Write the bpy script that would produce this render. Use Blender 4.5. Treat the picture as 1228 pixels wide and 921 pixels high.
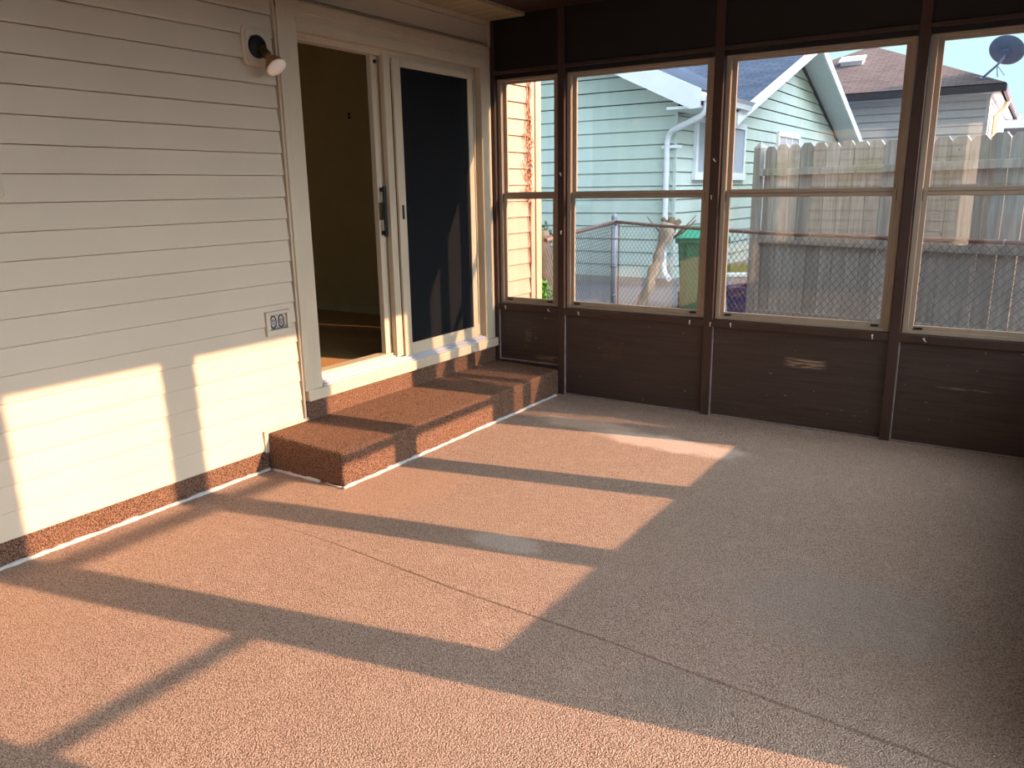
import bpy, bmesh, math, random
from mathutils import Vector, Matrix
random.seed(7)
for o in list(bpy.data.objects): bpy.data.objects.remove(o)
SC = bpy.context.scene
COL = SC.collection

# ------------------------------------------------------------------ camera
cam_d = bpy.data.cameras.new('camera'); cam = bpy.data.objects.new('camera', cam_d); COL.objects.link(cam)
cam.location = (3.45164442, -5.02705745, 1.50680156)
cam.rotation_euler = (1.32908447, 0.0150903141, 0.576401435)
cam_d.sensor_fit = 'HORIZONTAL'; cam_d.sensor_width = 36.0
cam_d.lens = 945.606145 / 1228.0 * 36.0
cam_d.clip_start = 0.02; cam_d.clip_end = 300
SC.camera = cam

# ------------------------------------------------------------------ light
SUN_DIR = Vector((-1.0, -0.225, -0.390)).normalized()      # the way the light travels
sun_d = bpy.data.lights.new('sun', 'SUN'); sun = bpy.data.objects.new('sun', sun_d); COL.objects.link(sun)
sun_d.energy = 9.3; sun_d.color = (1.0, 0.60, 0.36); sun_d.angle = math.radians(0.55)
sun.rotation_euler = SUN_DIR.to_track_quat('-Z', 'Y').to_euler()
sun.location = (12, 3, 8)

world = bpy.data.worlds.new('sky'); SC.world = world; world.use_nodes = True
wn = world.node_tree.nodes; wl = world.node_tree.links
for n in list(wn): wn.remove(n)
w_out = wn.new('ShaderNodeOutputWorld'); w_bg = wn.new('ShaderNodeBackground')
w_tc = wn.new('ShaderNodeTexCoord')
w_dot = wn.new('ShaderNodeVectorMath'); w_dot.operation = 'DOT_PRODUCT'
w_dot.inputs[1].default_value = (-SUN_DIR.x, -SUN_DIR.y, -SUN_DIR.z)
w_map = wn.new('ShaderNodeMapRange'); w_map.inputs['From Min'].default_value = -0.1; w_map.inputs['From Max'].default_value = 1.0
w_ramp = wn.new('ShaderNodeValToRGB')
w_ramp.color_ramp.elements[0].position = 0.0; w_ramp.color_ramp.elements[0].color = (0.42, 0.62, 0.68, 1)
w_ramp.color_ramp.elements[1].position = 1.0; w_ramp.color_ramp.elements[1].color = (9.0, 10.2, 11.4, 1)
e = w_ramp.color_ramp.elements.new(0.35); e.color = (0.46, 0.66, 0.72, 1)
e = w_ramp.color_ramp.elements.new(0.7); e.color = (1.9, 2.25, 2.55, 1)
wl.new(w_tc.outputs['Generated'], w_dot.inputs[0]); wl.new(w_dot.outputs['Value'], w_map.inputs['Value'])
wl.new(w_map.outputs['Result'], w_ramp.inputs['Fac']); wl.new(w_ramp.outputs['Color'], w_bg.inputs['Color'])
w_bg.inputs['Strength'].default_value = 1.1
wl.new(w_bg.outputs['Background'], w_out.inputs['Surface'])

SC.view_settings.view_transform = 'Standard'; SC.view_settings.look = 'None'
SC.view_settings.exposure = 0.64; SC.view_settings.gamma = 1.0; SC.view_settings.use_curve_mapping = False

# ------------------------------------------------------------------ helpers
def s2l(r, g, b):
    f = lambda c: (c/255/12.92) if c/255 <= 0.04045 else ((c/255+0.055)/1.055)**2.4
    return (f(r), f(g), f(b), 1.0)

def mat(name, rgb, rough=0.6, metal=0.0, var=0.12, vscale=(6, 6, 6), bump=0.0, bscale=60.0, spec=0.4, detail=4.0):
    """a plain procedural surface: colour broken up by noise, optional fine bump"""
    m = bpy.data.materials.new(name); m.use_nodes = True
    nt = m.node_tree; N = nt.nodes; L = nt.links
    p = N['Principled BSDF']; p.inputs['Roughness'].default_value = rough; p.inputs['Metallic'].default_value = metal
    p.inputs['Specular IOR Level'].default_value = spec
    tc = N.new('ShaderNodeTexCoord'); mp = N.new('ShaderNodeMapping'); mp.inputs['Scale'].default_value = vscale
    no = N.new('ShaderNodeTexNoise'); no.inputs['Scale'].default_value = 1.0; no.inputs['Detail'].default_value = detail
    mx = N.new('ShaderNodeMix'); mx.data_type = 'RGBA'
    c = s2l(*rgb)
    mx.inputs['A'].default_value = tuple(v*(1-var) for v in c[:3]) + (1,)
    mx.inputs['B'].default_value = tuple(min(1, v*(1+var)) for v in c[:3]) + (1,)
    rp = N.new('ShaderNodeMapRange'); rp.inputs['From Min'].default_value = 0.3; rp.inputs['From Max'].default_value = 0.7
    L.new(tc.outputs['Object'], mp.inputs['Vector']); L.new(mp.outputs['Vector'], no.inputs['Vector'])
    L.new(no.outputs['Fac'], rp.inputs['Value']); L.new(rp.outputs['Result'], mx.inputs['Factor'])
    L.new(mx.outputs['Result'], p.inputs['Base Color'])
    if bump > 0:
        n2 = N.new('ShaderNodeTexNoise'); n2.inputs['Scale'].default_value = bscale; n2.inputs['Detail'].default_value = 3
        bp = N.new('ShaderNodeBump'); bp.inputs['Strength'].default_value = bump; bp.inputs['Distance'].default_value = 0.01
        L.new(tc.outputs['Object'], n2.inputs['Vector']); L.new(n2.outputs['Fac'], bp.inputs['Height'])
        L.new(bp.outputs['Normal'], p.inputs['Normal'])
    return m

class Nodes:
    """small wrapper for longer node setups"""
    def __init__(self, name):
        self.m = bpy.data.materials.new(name); self.m.use_nodes = True
        self.N = self.m.node_tree.nodes; self.L = self.m.node_tree.links; self.p = self.N['Principled BSDF']
        self.tc = self.N.new('ShaderNodeTexCoord')
    def link(self, a, b): self.L.new(a, b)
    def noise(self, scale, detail=3, vec=None, rough=0.5, dist=0.0):
        n = self.N.new('ShaderNodeTexNoise'); n.inputs['Scale'].default_value = scale; n.inputs['Detail'].default_value = detail
        n.inputs['Roughness'].default_value = rough; n.inputs['Distortion'].default_value = dist
        self.L.new(vec if vec else self.tc.outputs['Object'], n.inputs['Vector']); return n.outputs['Fac']
    def mapping(self, scale=(1, 1, 1), rot=(0, 0, 0), loc=(0, 0, 0)):
        n = self.N.new('ShaderNodeMapping'); n.inputs['Scale'].default_value = scale; n.inputs['Rotation'].default_value = rot
        n.inputs['Location'].default_value = loc
        self.L.new(self.tc.outputs['Object'], n.inputs['Vector']); return n.outputs['Vector']
    def rng(self, v, a, b, c=0.0, d=1.0, smooth=False):
        n = self.N.new('ShaderNodeMapRange')
        if smooth: n.interpolation_type = 'SMOOTHSTEP'
        for k, x in zip(('From Min', 'From Max', 'To Min', 'To Max'), (a, b, c, d)): n.inputs[k].default_value = x
        self.L.new(v, n.inputs['Value']); return n.outputs['Result']
    def math(self, op, a, b=None):
        n = self.N.new('ShaderNodeMath'); n.operation = op
        for i, x in enumerate((a, b)):
            if x is None: continue
            if isinstance(x, (int, float)): n.inputs[i].default_value = x
            else: self.L.new(x, n.inputs[i])
        return n.outputs[0]
    def mix(self, f, a, b, mode='MIX'):
        n = self.N.new('ShaderNodeMix'); n.data_type = 'RGBA'; n.blend_type = mode
        for k, x in (('Factor', f), ('A', a), ('B', b)):
            if isinstance(x, (int, float)): n.inputs[k].default_value = x
            elif isinstance(x, tuple): n.inputs[k].default_value = x
            else: self.L.new(x, n.inputs[k])
        return n.outputs['Result']
    def sep(self):
        n = self.N.new('ShaderNodeSeparateXYZ'); self.L.new(self.tc.outputs['Object'], n.inputs[0]); return n.outputs
    def bump(self, h, strength=0.5, dist=0.01):
        n = self.N.new('ShaderNodeBump'); n.inputs['Strength'].default_value = strength; n.inputs['Distance'].default_value = dist
        self.L.new(h, n.inputs['Height']); self.L.new(n.outputs['Normal'], self.p.inputs['Normal'])

class MB:
    def __init__(self): self.v = []; self.f = []; self.sm = []
    def add(self, vs, fs, smooth=False):
        b = len(self.v); self.v += [tuple(x) for x in vs]
        for f in fs: self.f.append(tuple(b+i for i in f)); self.sm.append(smooth)
        return self
    def box(self, x0, x1, y0, y1, z0, z1):
        vs = [(x, y, z) for x in (x0, x1) for y in (y0, y1) for z in (z0, z1)]
        return self.add(vs, [(0, 1, 3, 2), (4, 6, 7, 5), (0, 4, 5, 1), (2, 3, 7, 6), (0, 2, 6, 4), (1, 5, 7, 3)])
    def obox(self, c, ax, ay, az):
        """box at centre c with half-axis vectors"""
        c, ax, ay, az = map(Vector, (c, ax, ay, az))
        vs = [c+sx*ax+sy*ay+sz*az for sx in (-1, 1) for sy in (-1, 1) for sz in (-1, 1)]
        return self.add(vs, [(0, 1, 3, 2), (4, 6, 7, 5), (0, 4, 5, 1), (2, 3, 7, 6), (0, 2, 6, 4), (1, 5, 7, 3)])
    def hexa(self, lo, hi):
        """two quads joined"""
        return self.add(list(lo)+list(hi), [(3, 2, 1, 0), (4, 5, 6, 7), (0, 1, 5, 4), (1, 2, 6, 5), (2, 3, 7, 6), (3, 0, 4, 7)])
    def prism(self, poly, d):
        """polygon (3-D points) pushed along d"""
        n = len(poly); d = Vector(d); vs = [Vector(p) for p in poly] + [Vector(p)+d for p in poly]
        return self.add(vs, [tuple(range(n-1, -1, -1)), tuple(range(n, 2*n))] + [(i, (i+1) % n, n+(i+1) % n, n+i) for i in range(n)])
    def tube(self, pts, r, seg=8, caps=True):
        pts = [Vector(p) for p in pts]; rs = r if isinstance(r, (list, tuple)) else [r]*len(pts)
        up = Vector((0, 0, 1)); vs = []; t0 = (pts[1]-pts[0]).normalized()
        if abs(t0.z) > 0.95: up = Vector((1, 0, 0))
        u = t0.cross(up).normalized()
        for i, p in enumerate(pts):
            t = (pts[min(i+1, len(pts)-1)]-pts[max(i-1, 0)]).normalized()
            u = (u - t*u.dot(t)).normalized(); w = t.cross(u)
            vs += [p+rs[i]*(math.cos(2*math.pi*k/seg)*u+math.sin(2*math.pi*k/seg)*w) for k in range(seg)]
        fs = [(i*seg+k, i*seg+(k+1) % seg, (i+1)*seg+(k+1) % seg, (i+1)*seg+k) for i in range(len(pts)-1) for k in range(seg)]
        b = self.add(vs, fs, True)
        if caps:
            n = len(self.v)-len(vs)
            self.f.append(tuple(n+k for k in range(seg-1, -1, -1))); self.sm.append(False)
            m = n+(len(pts)-1)*seg
            self.f.append(tuple(m+k for k in range(seg))); self.sm.append(False)
        return b
    def lathe(self, prof, c, axis, seg=24):
        """prof: (distance along axis, radius)"""
        c = Vector(c); a = Vector(axis).normalized()
        h = Vector((0, 0, 1)) if abs(a.z) < 0.9 else Vector((1, 0, 0))
        u = a.cross(h).normalized(); w = a.cross(u); vs = []
        for d, r in prof:
            vs += [c+a*d+max(r, 1e-4)*(math.cos(2*math.pi*k/seg)*u+math.sin(2*math.pi*k/seg)*w) for k in range(seg)]
        fs = [(i*seg+k, i*seg+(k+1) % seg, (i+1)*seg+(k+1) % seg, (i+1)*seg+k) for i in range(len(prof)-1) for k in range(seg)]
        fs += [tuple(range(seg-1, -1, -1)), tuple((len(prof)-1)*seg+k for k in range(seg))]
        return self.add(vs, fs, True)
    def build(self, name, m, parent=None, bevel=0.0, seg=2, origin=None):
        me = bpy.data.meshes.new(name); me.from_pydata(self.v, [], self.f); me.update()
        me.polygons.foreach_set('use_smooth', self.sm)
        bm = bmesh.new(); bm.from_mesh(me); bmesh.ops.recalc_face_normals(bm, faces=bm.faces); bm.to_mesh(me); bm.free()
        o = bpy.data.objects.new(name, me); COL.objects.link(o); me.materials.append(m)
        if origin is not None:
            me.transform(Matrix.Translation(-Vector(origin))); o.location = origin
        if parent: o.parent = parent; o.matrix_parent_inverse = Matrix()
        if parent and parent_world(parent).length > 0 and origin is None:
            me.transform(Matrix.Translation(-parent_world(parent)))
        if bevel > 0:
            b = o.modifiers.new('bevel', 'BEVEL'); b.width = bevel; b.segments = seg; b.limit_method = 'ANGLE'; b.angle_limit = math.radians(40)
        return o

def parent_world(p):
    l = Vector(p.location)
    while p.parent: p = p.parent; l += Vector(p.location)
    return l

def thing(name, label, cat, loc=(0, 0, 0), group=None):
    o = bpy.data.objects.new(name, None); COL.objects.link(o); o.location = loc; o.empty_display_size = 0.1
    return tag(o, label, cat, group)
def tag(o, label, cat, group=None, kind=None):
    o['label'] = label; o['category'] = cat
    if group: o['group'] = group
    if kind: o['kind'] = kind
    return o
def struct(o, label=None, cat=None):
    o['kind'] = 'structure'
    if label: o['label'] = label
    if cat: o['category'] = cat
    return o
def sempty(name, label=None, cat=None, loc=(0, 0, 0)):
    o = bpy.data.objects.new(name, None); COL.objects.link(o); o.location = loc
    return struct(o, label, cat)

# ------------------------------------------------------------------ materials
def carpet_mat():
    n = Nodes('carpet_loops')
    vo = n.N.new('ShaderNodeTexVoronoi'); vo.inputs['Scale'].default_value = 185.0
    n.link(n.mapping((1, 1.15, 1), (0, 0, 0.5)), vo.inputs['Vector'])
    d = n.rng(vo.outputs['Distance'], 0.0, 0.75)
    sp = n.noise(210, 2); big = n.noise(1.1, 4, dist=0.6); mid = n.noise(9, 3)
    base = n.mix(n.rng(vo.outputs['Color'], 0.1, 0.9), s2l(184, 155, 137), s2l(216, 189, 172))
    base = n.mix(n.math('MULTIPLY', d, 0.9), base, s2l(96, 72, 58))
    base = n.mix(n.math('MULTIPLY', n.rng(sp, 0.45, 0.7), 0.35), base, s2l(236, 208, 184))
    base = n.mix(n.math('MULTIPLY', n.rng(big, 0.52, 0.75), 0.3), base, s2l(160, 138, 120))
    base = n.mix(n.math('MULTIPLY', n.rng(mid, 0.55, 0.8), 0.12), base, s2l(230, 204, 182))
    s = n.sep(); x, y = s[0], s[1]
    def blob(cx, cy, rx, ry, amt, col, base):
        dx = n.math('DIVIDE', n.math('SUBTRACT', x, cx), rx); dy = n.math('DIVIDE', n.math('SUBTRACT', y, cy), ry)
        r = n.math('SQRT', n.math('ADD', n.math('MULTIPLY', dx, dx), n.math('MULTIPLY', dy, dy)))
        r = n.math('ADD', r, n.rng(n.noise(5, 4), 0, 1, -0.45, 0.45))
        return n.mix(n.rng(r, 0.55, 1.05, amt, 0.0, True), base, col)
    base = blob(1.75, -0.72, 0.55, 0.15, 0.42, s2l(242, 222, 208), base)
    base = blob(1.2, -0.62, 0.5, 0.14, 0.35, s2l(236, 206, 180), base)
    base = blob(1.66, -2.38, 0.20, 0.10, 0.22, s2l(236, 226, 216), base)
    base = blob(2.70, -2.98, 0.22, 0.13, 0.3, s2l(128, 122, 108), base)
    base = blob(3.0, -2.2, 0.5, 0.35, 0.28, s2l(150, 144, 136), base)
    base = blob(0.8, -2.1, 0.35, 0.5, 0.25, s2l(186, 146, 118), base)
    # the seam where two widths of carpet meet
    wob = n.rng(n.noise(0.7, 2), 0, 1, -0.14, 0.14)
    seam = n.math('ABSOLUTE', n.math('ADD', n.math('ADD', n.math('SUBTRACT', y, -2.74), n.math('MULTIPLY', x, 0.045)), n.math('MULTIPLY', wob, 0.3)))
    line = n.math('MULTIPLY', n.rng(seam, 0.002, 0.010, 1.0, 0.0), n.rng(x, 0.5, 1.4, 0.15, 1.0))
    base = n.mix(n.math('MULTIPLY', line, 0.55), base, s2l(110, 84, 68))
    n.link(base, n.p.inputs['Base Color'])
    n.p.inputs['Roughness'].default_value = 0.95; n.p.inputs['Specular IOR Level'].default_value = 0.1
    h = n.math('SUBTRACT', n.math('MULTIPLY', n.math('SUBTRACT', 1.0, d), 1.0), n.math('MULTIPLY', line, 1.5))
    n.bump(h, 0.9, 0.006)
    return n.m
def step_carpet_mat():
    n = Nodes('step_carpet_loops')
    vo = n.N.new('ShaderNodeTexVoronoi'); vo.inputs['Scale'].default_value = 160.0
    n.link(n.tc.outputs['Object'], vo.inputs['Vector'])
    d = n.rng(vo.outputs['Distance'], 0.0, 0.75)
    base = n.mix(n.rng(vo.outputs['Color'], 0.1, 0.9), s2l(158, 120, 97), s2l(190, 150, 124))
    base = n.mix(n.math('MULTIPLY', d, 0.95), base, s2l(66, 45, 36))
    base = n.mix(n.math('MULTIPLY', n.rng(n.noise(4, 4), 0.5, 0.75), 0.3), base, s2l(128, 94, 74))
    n.link(base, n.p.inputs['Base Color']); n.p.inputs['Roughness'].default_value = 0.95; n.p.inputs['Specular IOR Level'].default_value = 0.1
    n.bump(n.math('SUBTRACT', 1.0, d), 1.0, 0.008)
    return n.m
def wood_panel_mat():
    n = Nodes('dark_brown_plywood')
    v = n.mapping((2.2, 2.2, 55)); g = n.noise(1.0, 5, v, 0.6, 0.8)
    base = n.mix(n.rng(g, 0.3, 0.72), s2l(44, 31, 27), s2l(68, 50, 43))
    base = n.mix(n.math('MULTIPLY', n.rng(n.noise(1.6, 2), 0.4, 0.7), 0.4), base, s2l(54, 42, 36))
    s = n.sep()
    def worn(cx, cz, rx, rz, amt, base, col=(150, 122, 96)):
        dx = n.math('DIVIDE', n.math('SUBTRACT', s[0], cx), rx); dz = n.math('DIVIDE', n.math('SUBTRACT', s[2], cz), rz)
        r = n.math('MAXIMUM', n.math('ABSOLUTE', dx), n.math('ABSOLUTE', dz))
        st = n.noise(1.0, 4, n.mapping((14, 14, 150)))
        f = n.math('MULTIPLY', n.rng(r, 0.55, 1.0, amt, 0.0, True), n.rng(st, 0.42, 0.58))
        return n.mix(f, base, s2l(*col))
    base = worn(2.345, 0.418, 0.14, 0.036, 0.95, base)
    base = worn(0.47, 0.262, 0.12, 0.018, 0.7, base)
    base = worn(0.30, 0.42, 0.035, 0.06, 0.28, base)
    base = worn(1.02, 0.36, 0.09, 0.08, 0.22, base, (96, 66, 44))
    base = worn(3.22, 0.36, 0.16, 0.006, 0.6, base)
    fl = n.noise(38, 1); base = n.mix(n.rng(fl, 0.76, 0.79, 0, 0.6), base, s2l(150, 135, 120))
    n.link(base, n.p.inputs['Base Color']); n.p.inputs['Roughness'].default_value = 0.55
    n.bump(g, 0.35, 0.004)
    return n.m
def grain_mat(name, a, b, scale, rough=0.6, bump=0.25):
    n = Nodes(name); g = n.noise(1.0, 5, n.mapping(scale), 0.6, 0.6)
    n.link(n.mix(n.rng(g, 0.3, 0.7), s2l(*a), s2l(*b)), n.p.inputs['Base Color'])
    n.p.inputs['Roughness'].default_value = rough; n.p.inputs['Specular IOR Level'].default_value = 0.3
    if bump: n.bump(g, bump, 0.004)
    return n.m
def plank_ceiling_mat(name, a, b, width, axis):
    n = Nodes(name); s = n.sep()
    t = n.math('FRACT', n.math('DIVIDE', s[axis], width))
    groove = n.math('ADD', n.rng(t, 0.0, 0.05, 1, 0), n.rng(t, 0.95, 1.0, 0, 1))
    sc = (2, 30, 30) if axis == 1 else (30, 2, 30)
    g = n.noise(1.0, 4, n.mapping(sc))
    base = n.mix(n.rng(g, 0.3, 0.7), s2l(*a), s2l(*b)); base = n.mix(n.math('MULTIPLY', groove, 0.7), base, (0.01, 0.008, 0.006, 1))
    n.link(base, n.p.inputs['Base Color']); n.p.inputs['Roughness'].default_value = 0.6
    return n.m
def glass_mat(name='window_pane_glass', refl=1.0, tint=(0.99, 0.99, 0.99, 1)):
    n = Nodes(name); N = n.N
    tr = N.new('ShaderNodeBsdfTransparent'); tr.inputs['Color'].default_value = tint
    gl = N.new('ShaderNodeBsdfGlossy'); gl.inputs['Roughness'].default_value = 0.0
    fr = N.new('ShaderNodeFresnel'); ge = N.new('ShaderNodeNewGeometry')
    n.link(n.rng(ge.outputs['Backfacing'], 0.0, 1.0, 1.5, 1/1.5), fr.inputs['IOR'])
    mx = N.new('ShaderNodeMixShader')
    f = n.math('MINIMUM', n.math('MULTIPLY', fr.outputs[0], 1.05*refl), 0.98)
    n.link(f, mx.inputs[0]); n.link(tr.outputs[0], mx.inputs[1]); n.link(gl.outputs[0], mx.inputs[2])
    n.link(mx.outputs[0], N['Material Output'].inputs['Surface']); N.remove(n.p)
    return n.m
def screen_mat(name, dens, rgb):
    n = Nodes(name); N = n.N
    tr = N.new('ShaderNodeBsdfTransparent'); df = N.new('ShaderNodeBsdfDiffuse'); df.inputs['Color'].default_value = s2l(*rgb)
    mx = N.new('ShaderNodeMixShader'); mx.inputs[0].default_value = dens
    n.link(tr.outputs[0], mx.inputs[1]); n.link(df.outputs[0], mx.inputs[2]); n.link(mx.outputs[0], N['Material Output'].inputs['Surface']); N.remove(n.p)
    return n.m
def fence_mat():
    n = Nodes('weathered_fence_wood'); g = n.noise(1.0, 5, n.mapping((26, 26, 2.2)), 0.6, 0.5)
    oi = N_objinfo(n)
    base = n.mix(n.rng(g, 0.3, 0.7), s2l(150, 147, 144), s2l(206, 201, 196))
    base = n.mix(n.math('MULTIPLY', oi, 0.45), base, s2l(124, 118, 112))
    s = n.sep(); moss = n.math('MULTIPLY', n.rng(n.noise(3.5, 4), 0.5, 0.68), n.math('MULTIPLY', n.rng(s[2], 1.15, 1.5), n.rng(s[2], 1.9, 1.6)))
    base = n.mix(n.math('MULTIPLY', moss, 0.5), base, s2l(124, 132, 84))
    base = n.mix(n.rng(n.noise(16, 2), 0.74, 0.78, 0, 0.7), base, s2l(70, 64, 60))
    n.link(base, n.p.inputs['Base Color']); n.p.inputs['Roughness'].default_value = 0.9; n.bump(g, 0.3, 0.004)
    return n.m
def N_objinfo(n):
    o = n.N.new('ShaderNodeObjectInfo'); return o.outputs['Random']
def shingle_mat(name, a, b):
    n = Nodes(name); br = n.N.new('ShaderNodeTexBrick')
    br.inputs['Color1'].default_value = s2l(*a); br.inputs['Color2'].default_value = s2l(*b); br.inputs['Mortar'].default_value = tuple(v*0.45 for v in s2l(*a)[:3])+(1,)
    br.inputs['Scale'].default_value = 1.0; br.inputs['Brick Width'].default_value = 0.30; br.inputs['Row Height'].default_value = 0.13; br.inputs['Mortar Size'].default_value = 0.012
    uv = n.N.new('ShaderNodeUVMap'); n.link(uv.outputs[0], br.inputs['Vector'])
    n.link(n.mix(n.math('MULTIPLY', n.rng(n.noise(2.0, 4), 0.4, 0.7), 0.4), br.outputs['Color'], s2l(*b)), n.p.inputs['Base Color'])
    n.p.inputs['Roughness'].default_value = 0.95
    return n.m
def stain_siding(name, a, b, streak):
    n = Nodes(name); g = n.noise(1.0, 4, n.mapping((3, 3, 0.5)), 0.6, 0.4)
    base = n.mix(n.rng(g, 0.35, 0.7), s2l(*a), s2l(*b)); base = n.mix(n.math('MULTIPLY', n.rng(n.noise(0.45, 4), 0.5, 0.75), 0.4), base, s2l(*streak))
    n.link(base, n.p.inputs['Base Color']); n.p.inputs['Roughness'].default_value = 0.75
    return n.m

M = {}
M['carpet'] = carpet_mat(); M['step_carpet'] = step_carpet_mat()
M['siding'] = mat('cream_vinyl_siding', (194, 178, 155), 0.55, var=0.03, vscale=(2, 2, 2))
M['trim'] = mat('cream_painted_trim', (192, 176, 150), 0.5, var=0.04, vscale=(8, 8, 2))
M['soffit'] = plank_ceiling_mat('cream_soffit_boards', (160, 142, 106), (178, 160, 124), 0.11, 1)
M['caulk'] = mat('white_caulk', (176, 170, 166), 0.7, var=0.12, vscale=(30, 30, 30), bump=0.5, bscale=90)
M['post'] = mat('brown_painted_wood', (60, 41, 35), 0.5, var=0.15, vscale=(14, 14, 3), bump=0.12, bscale=40)
M['panel'] = wood_panel_mat()
M['header'] = mat('near_black_brown_paint', (15, 9, 8), 0.55, var=0.15, vscale=(3, 3, 20))
M['ceiling'] = plank_ceiling_mat('dark_red_brown_ceiling_boards', (44, 24, 18), (62, 36, 26), 0.14, 1)
M['frame'] = mat('bronze_aluminium_frame', (152, 136, 118), 0.42, metal=0.0, var=0.06, vscale=(20, 20, 4), spec=0.6)
M['frame_dark'] = mat('dark_latch_plastic', (22, 20, 20), 0.5)
M['glass'] = glass_mat()
M['door_glass'] = glass_mat('sliding_door_glass', 1.4, (0.75, 0.80, 0.80, 1))
M['screen'] = screen_mat('grey_insect_screen', 0.05, (110, 110, 110))
M['door_screen'] = screen_mat('charcoal_door_screen', 0.72, (36, 37, 39))
M['alu'] = mat('bare_aluminium', (190, 192, 198), 0.3, metal=0.85, var=0.06, vscale=(4, 40, 40))
M['sill_white'] = mat('white_aluminium_sill', (168, 168, 174), 0.4, var=0.05, vscale=(30, 4, 30))
M['black'] = mat('black_metal', (8, 8, 12), 0.55, var=0.3)
M['olive'] = mat('olive_socket', (74, 66, 38), 0.55, var=0.2, vscale=(30, 30, 30))
M['bulb_face'] = mat('frosted_bulb_lens', (252, 240, 224), 0.35, var=0.05)
M['bulb_cone'] = mat('amber_bulb_cone', (150, 104, 66), 0.3, var=0.1)
M['outlet_grey'] = mat('grey_outlet_plate', (150, 148, 146), 0.5)
M['outlet_dark'] = mat('dark_outlet_ring', (34, 34, 38), 0.5)
M['hook'] = mat('white_turn_button', (206, 196, 186), 0.4, var=0.1)
M['room_wall'] = mat('olive_tan_room_paint', (150, 130, 88), 0.85, var=0.05)
M['room_carpet'] = mat('ochre_room_carpet', (168, 128, 80), 0.95, var=0.25, vscale=(60, 60, 60), bump=0.4, bscale=120)
M['room_base'] = mat('room_baseboard_paint', (150, 135, 105), 0.6)
M['wood_stump'] = mat('grey_tan_bark', (140, 112, 90), 0.9, var=0.35, vscale=(18, 18, 5), bump=0.9, bscale=24)
M['bark_light'] = mat('pale_bark', (168, 148, 130), 0.9, var=0.3, vscale=(20, 20, 6), bump=0.8, bscale=30)
M['bark_dark'] = mat('dark_cut_wood', (108, 92, 76), 0.9, var=0.3, vscale=(40, 40, 40), bump=0.7, bscale=60)
M['vine'] = mat('dry_vine', (176, 118, 92), 0.9, var=0.3, vscale=(40, 40, 40))
M['leaf'] = mat('bright_green_leaf', (126, 178, 50), 0.55, var=0.3, vscale=(20, 20, 20))
M['leaf_dark'] = mat('dark_ivy_leaf', (70, 78, 44), 0.6, var=0.35, vscale=(20, 20, 20))
M['grass'] = mat('green_grass_blades', (128, 142, 66), 0.8, var=0.4, vscale=(10, 10, 10))
M['galv'] = mat('galvanised_steel', (138, 142, 152), 0.45, metal=0.25, var=0.1, vscale=(20, 20, 20))
M['rust'] = mat('rusty_brown_pipe', (122, 92, 84), 0.7, metal=0.2, var=0.25, vscale=(12, 12, 12))
M['wire'] = mat('galvanised_wire', (96, 94, 96), 0.6, metal=0.1, var=0.1)
M['fence'] = fence_mat()
M['green_wall'] = stain_siding('pale_green_siding', (186, 202, 198), (200, 214, 208), (184, 202, 168))
M['white'] = mat('white_painted_metal', (232, 236, 244), 0.5, var=0.04)
M['white_soffit'] = mat('white_soffit', (214, 222, 222), 0.6, var=0.04)
M['slate'] = shingle_mat('slate_grey_shingles', (62, 72, 96), (82, 92, 116))
M['brown_roof'] = shingle_mat('brown_shingles', (82, 66, 68), (100, 84, 84))
M['grey_roof'] = shingle_mat('grey_shingles', (120, 124, 136), (136, 140, 150))
M['mauve_wall'] = mat('pale_grey_siding', (216, 206, 208), 0.7, var=0.04)
M['brown_gutter'] = mat('dark_brown_gutter', (70, 60, 66), 0.5)
M['curtain'] = mat('pale_blinds', (170, 180, 192), 0.7, var=0.1, vscale=(60, 60, 2))
M['dark_pane'] = mat('dark_pane', (40, 42, 48), 0.15, var=0.1)
M['pane'] = mat('far_window_pane', (120, 128, 136), 0.12, var=0.15)
M['bin_green'] = mat('dark_green_plastic', (24, 92, 60), 0.45, var=0.12)
M['bin_lid'] = mat('teal_green_plastic', (42, 150, 116), 0.4, var=0.08)
M['bin_blue'] = mat('navy_blue_plastic', (26, 36, 120), 0.45, var=0.12)
M['concrete'] = mat('grey_concrete', (150, 146, 146), 0.9, var=0.12, vscale=(3, 3, 3), bump=0.3, bscale=30)
M['asphalt'] = mat('grey_asphalt', (118, 116, 122), 0.95, var=0.12, vscale=(2, 2, 2), bump=0.3, bscale=60)
M['earth'] = mat('grey_brown_earth', (150, 138, 120), 0.95, var=0.2, vscale=(3, 3, 3), bump=0.3, bscale=30)
M['dish'] = mat('blue_grey_dish', (104, 118, 150), 0.5, var=0.1)
M['peach'] = mat('peach_lap_siding', (158, 134, 116), 0.6, var=0.04)
M['peach_light'] = mat('light_corner_board', (160, 142, 118), 0.6, var=0.04)
M['purple'] = mat('mauve_plastic', (140, 84, 110), 0.5, var=0.15)
M['tan_wall'] = mat('tan_siding_paint', (222, 200, 172), 0.75, var=0.05)

# ------------------------------------------------------------------ numbers
W = 3.87            # inner face of the sunny window wall
YE = -6.9           # far end of the porch behind the camera
ZS, EX = 0.1144, 0.1143       # siding start and exposure
STEP_X, STEP_Y = 0.583, -2.265
CEIL = 2.70

# ------------------------------------------------------------------ porch floor and carpet
b = MB(); b.box(-0.02, W+0.1, YE-0.1, 0.09, -0.12, 0.0)
struct(b.build('floor', M['carpet']), 'tan brown loop carpet covering the porch floor', 'floor')

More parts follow.
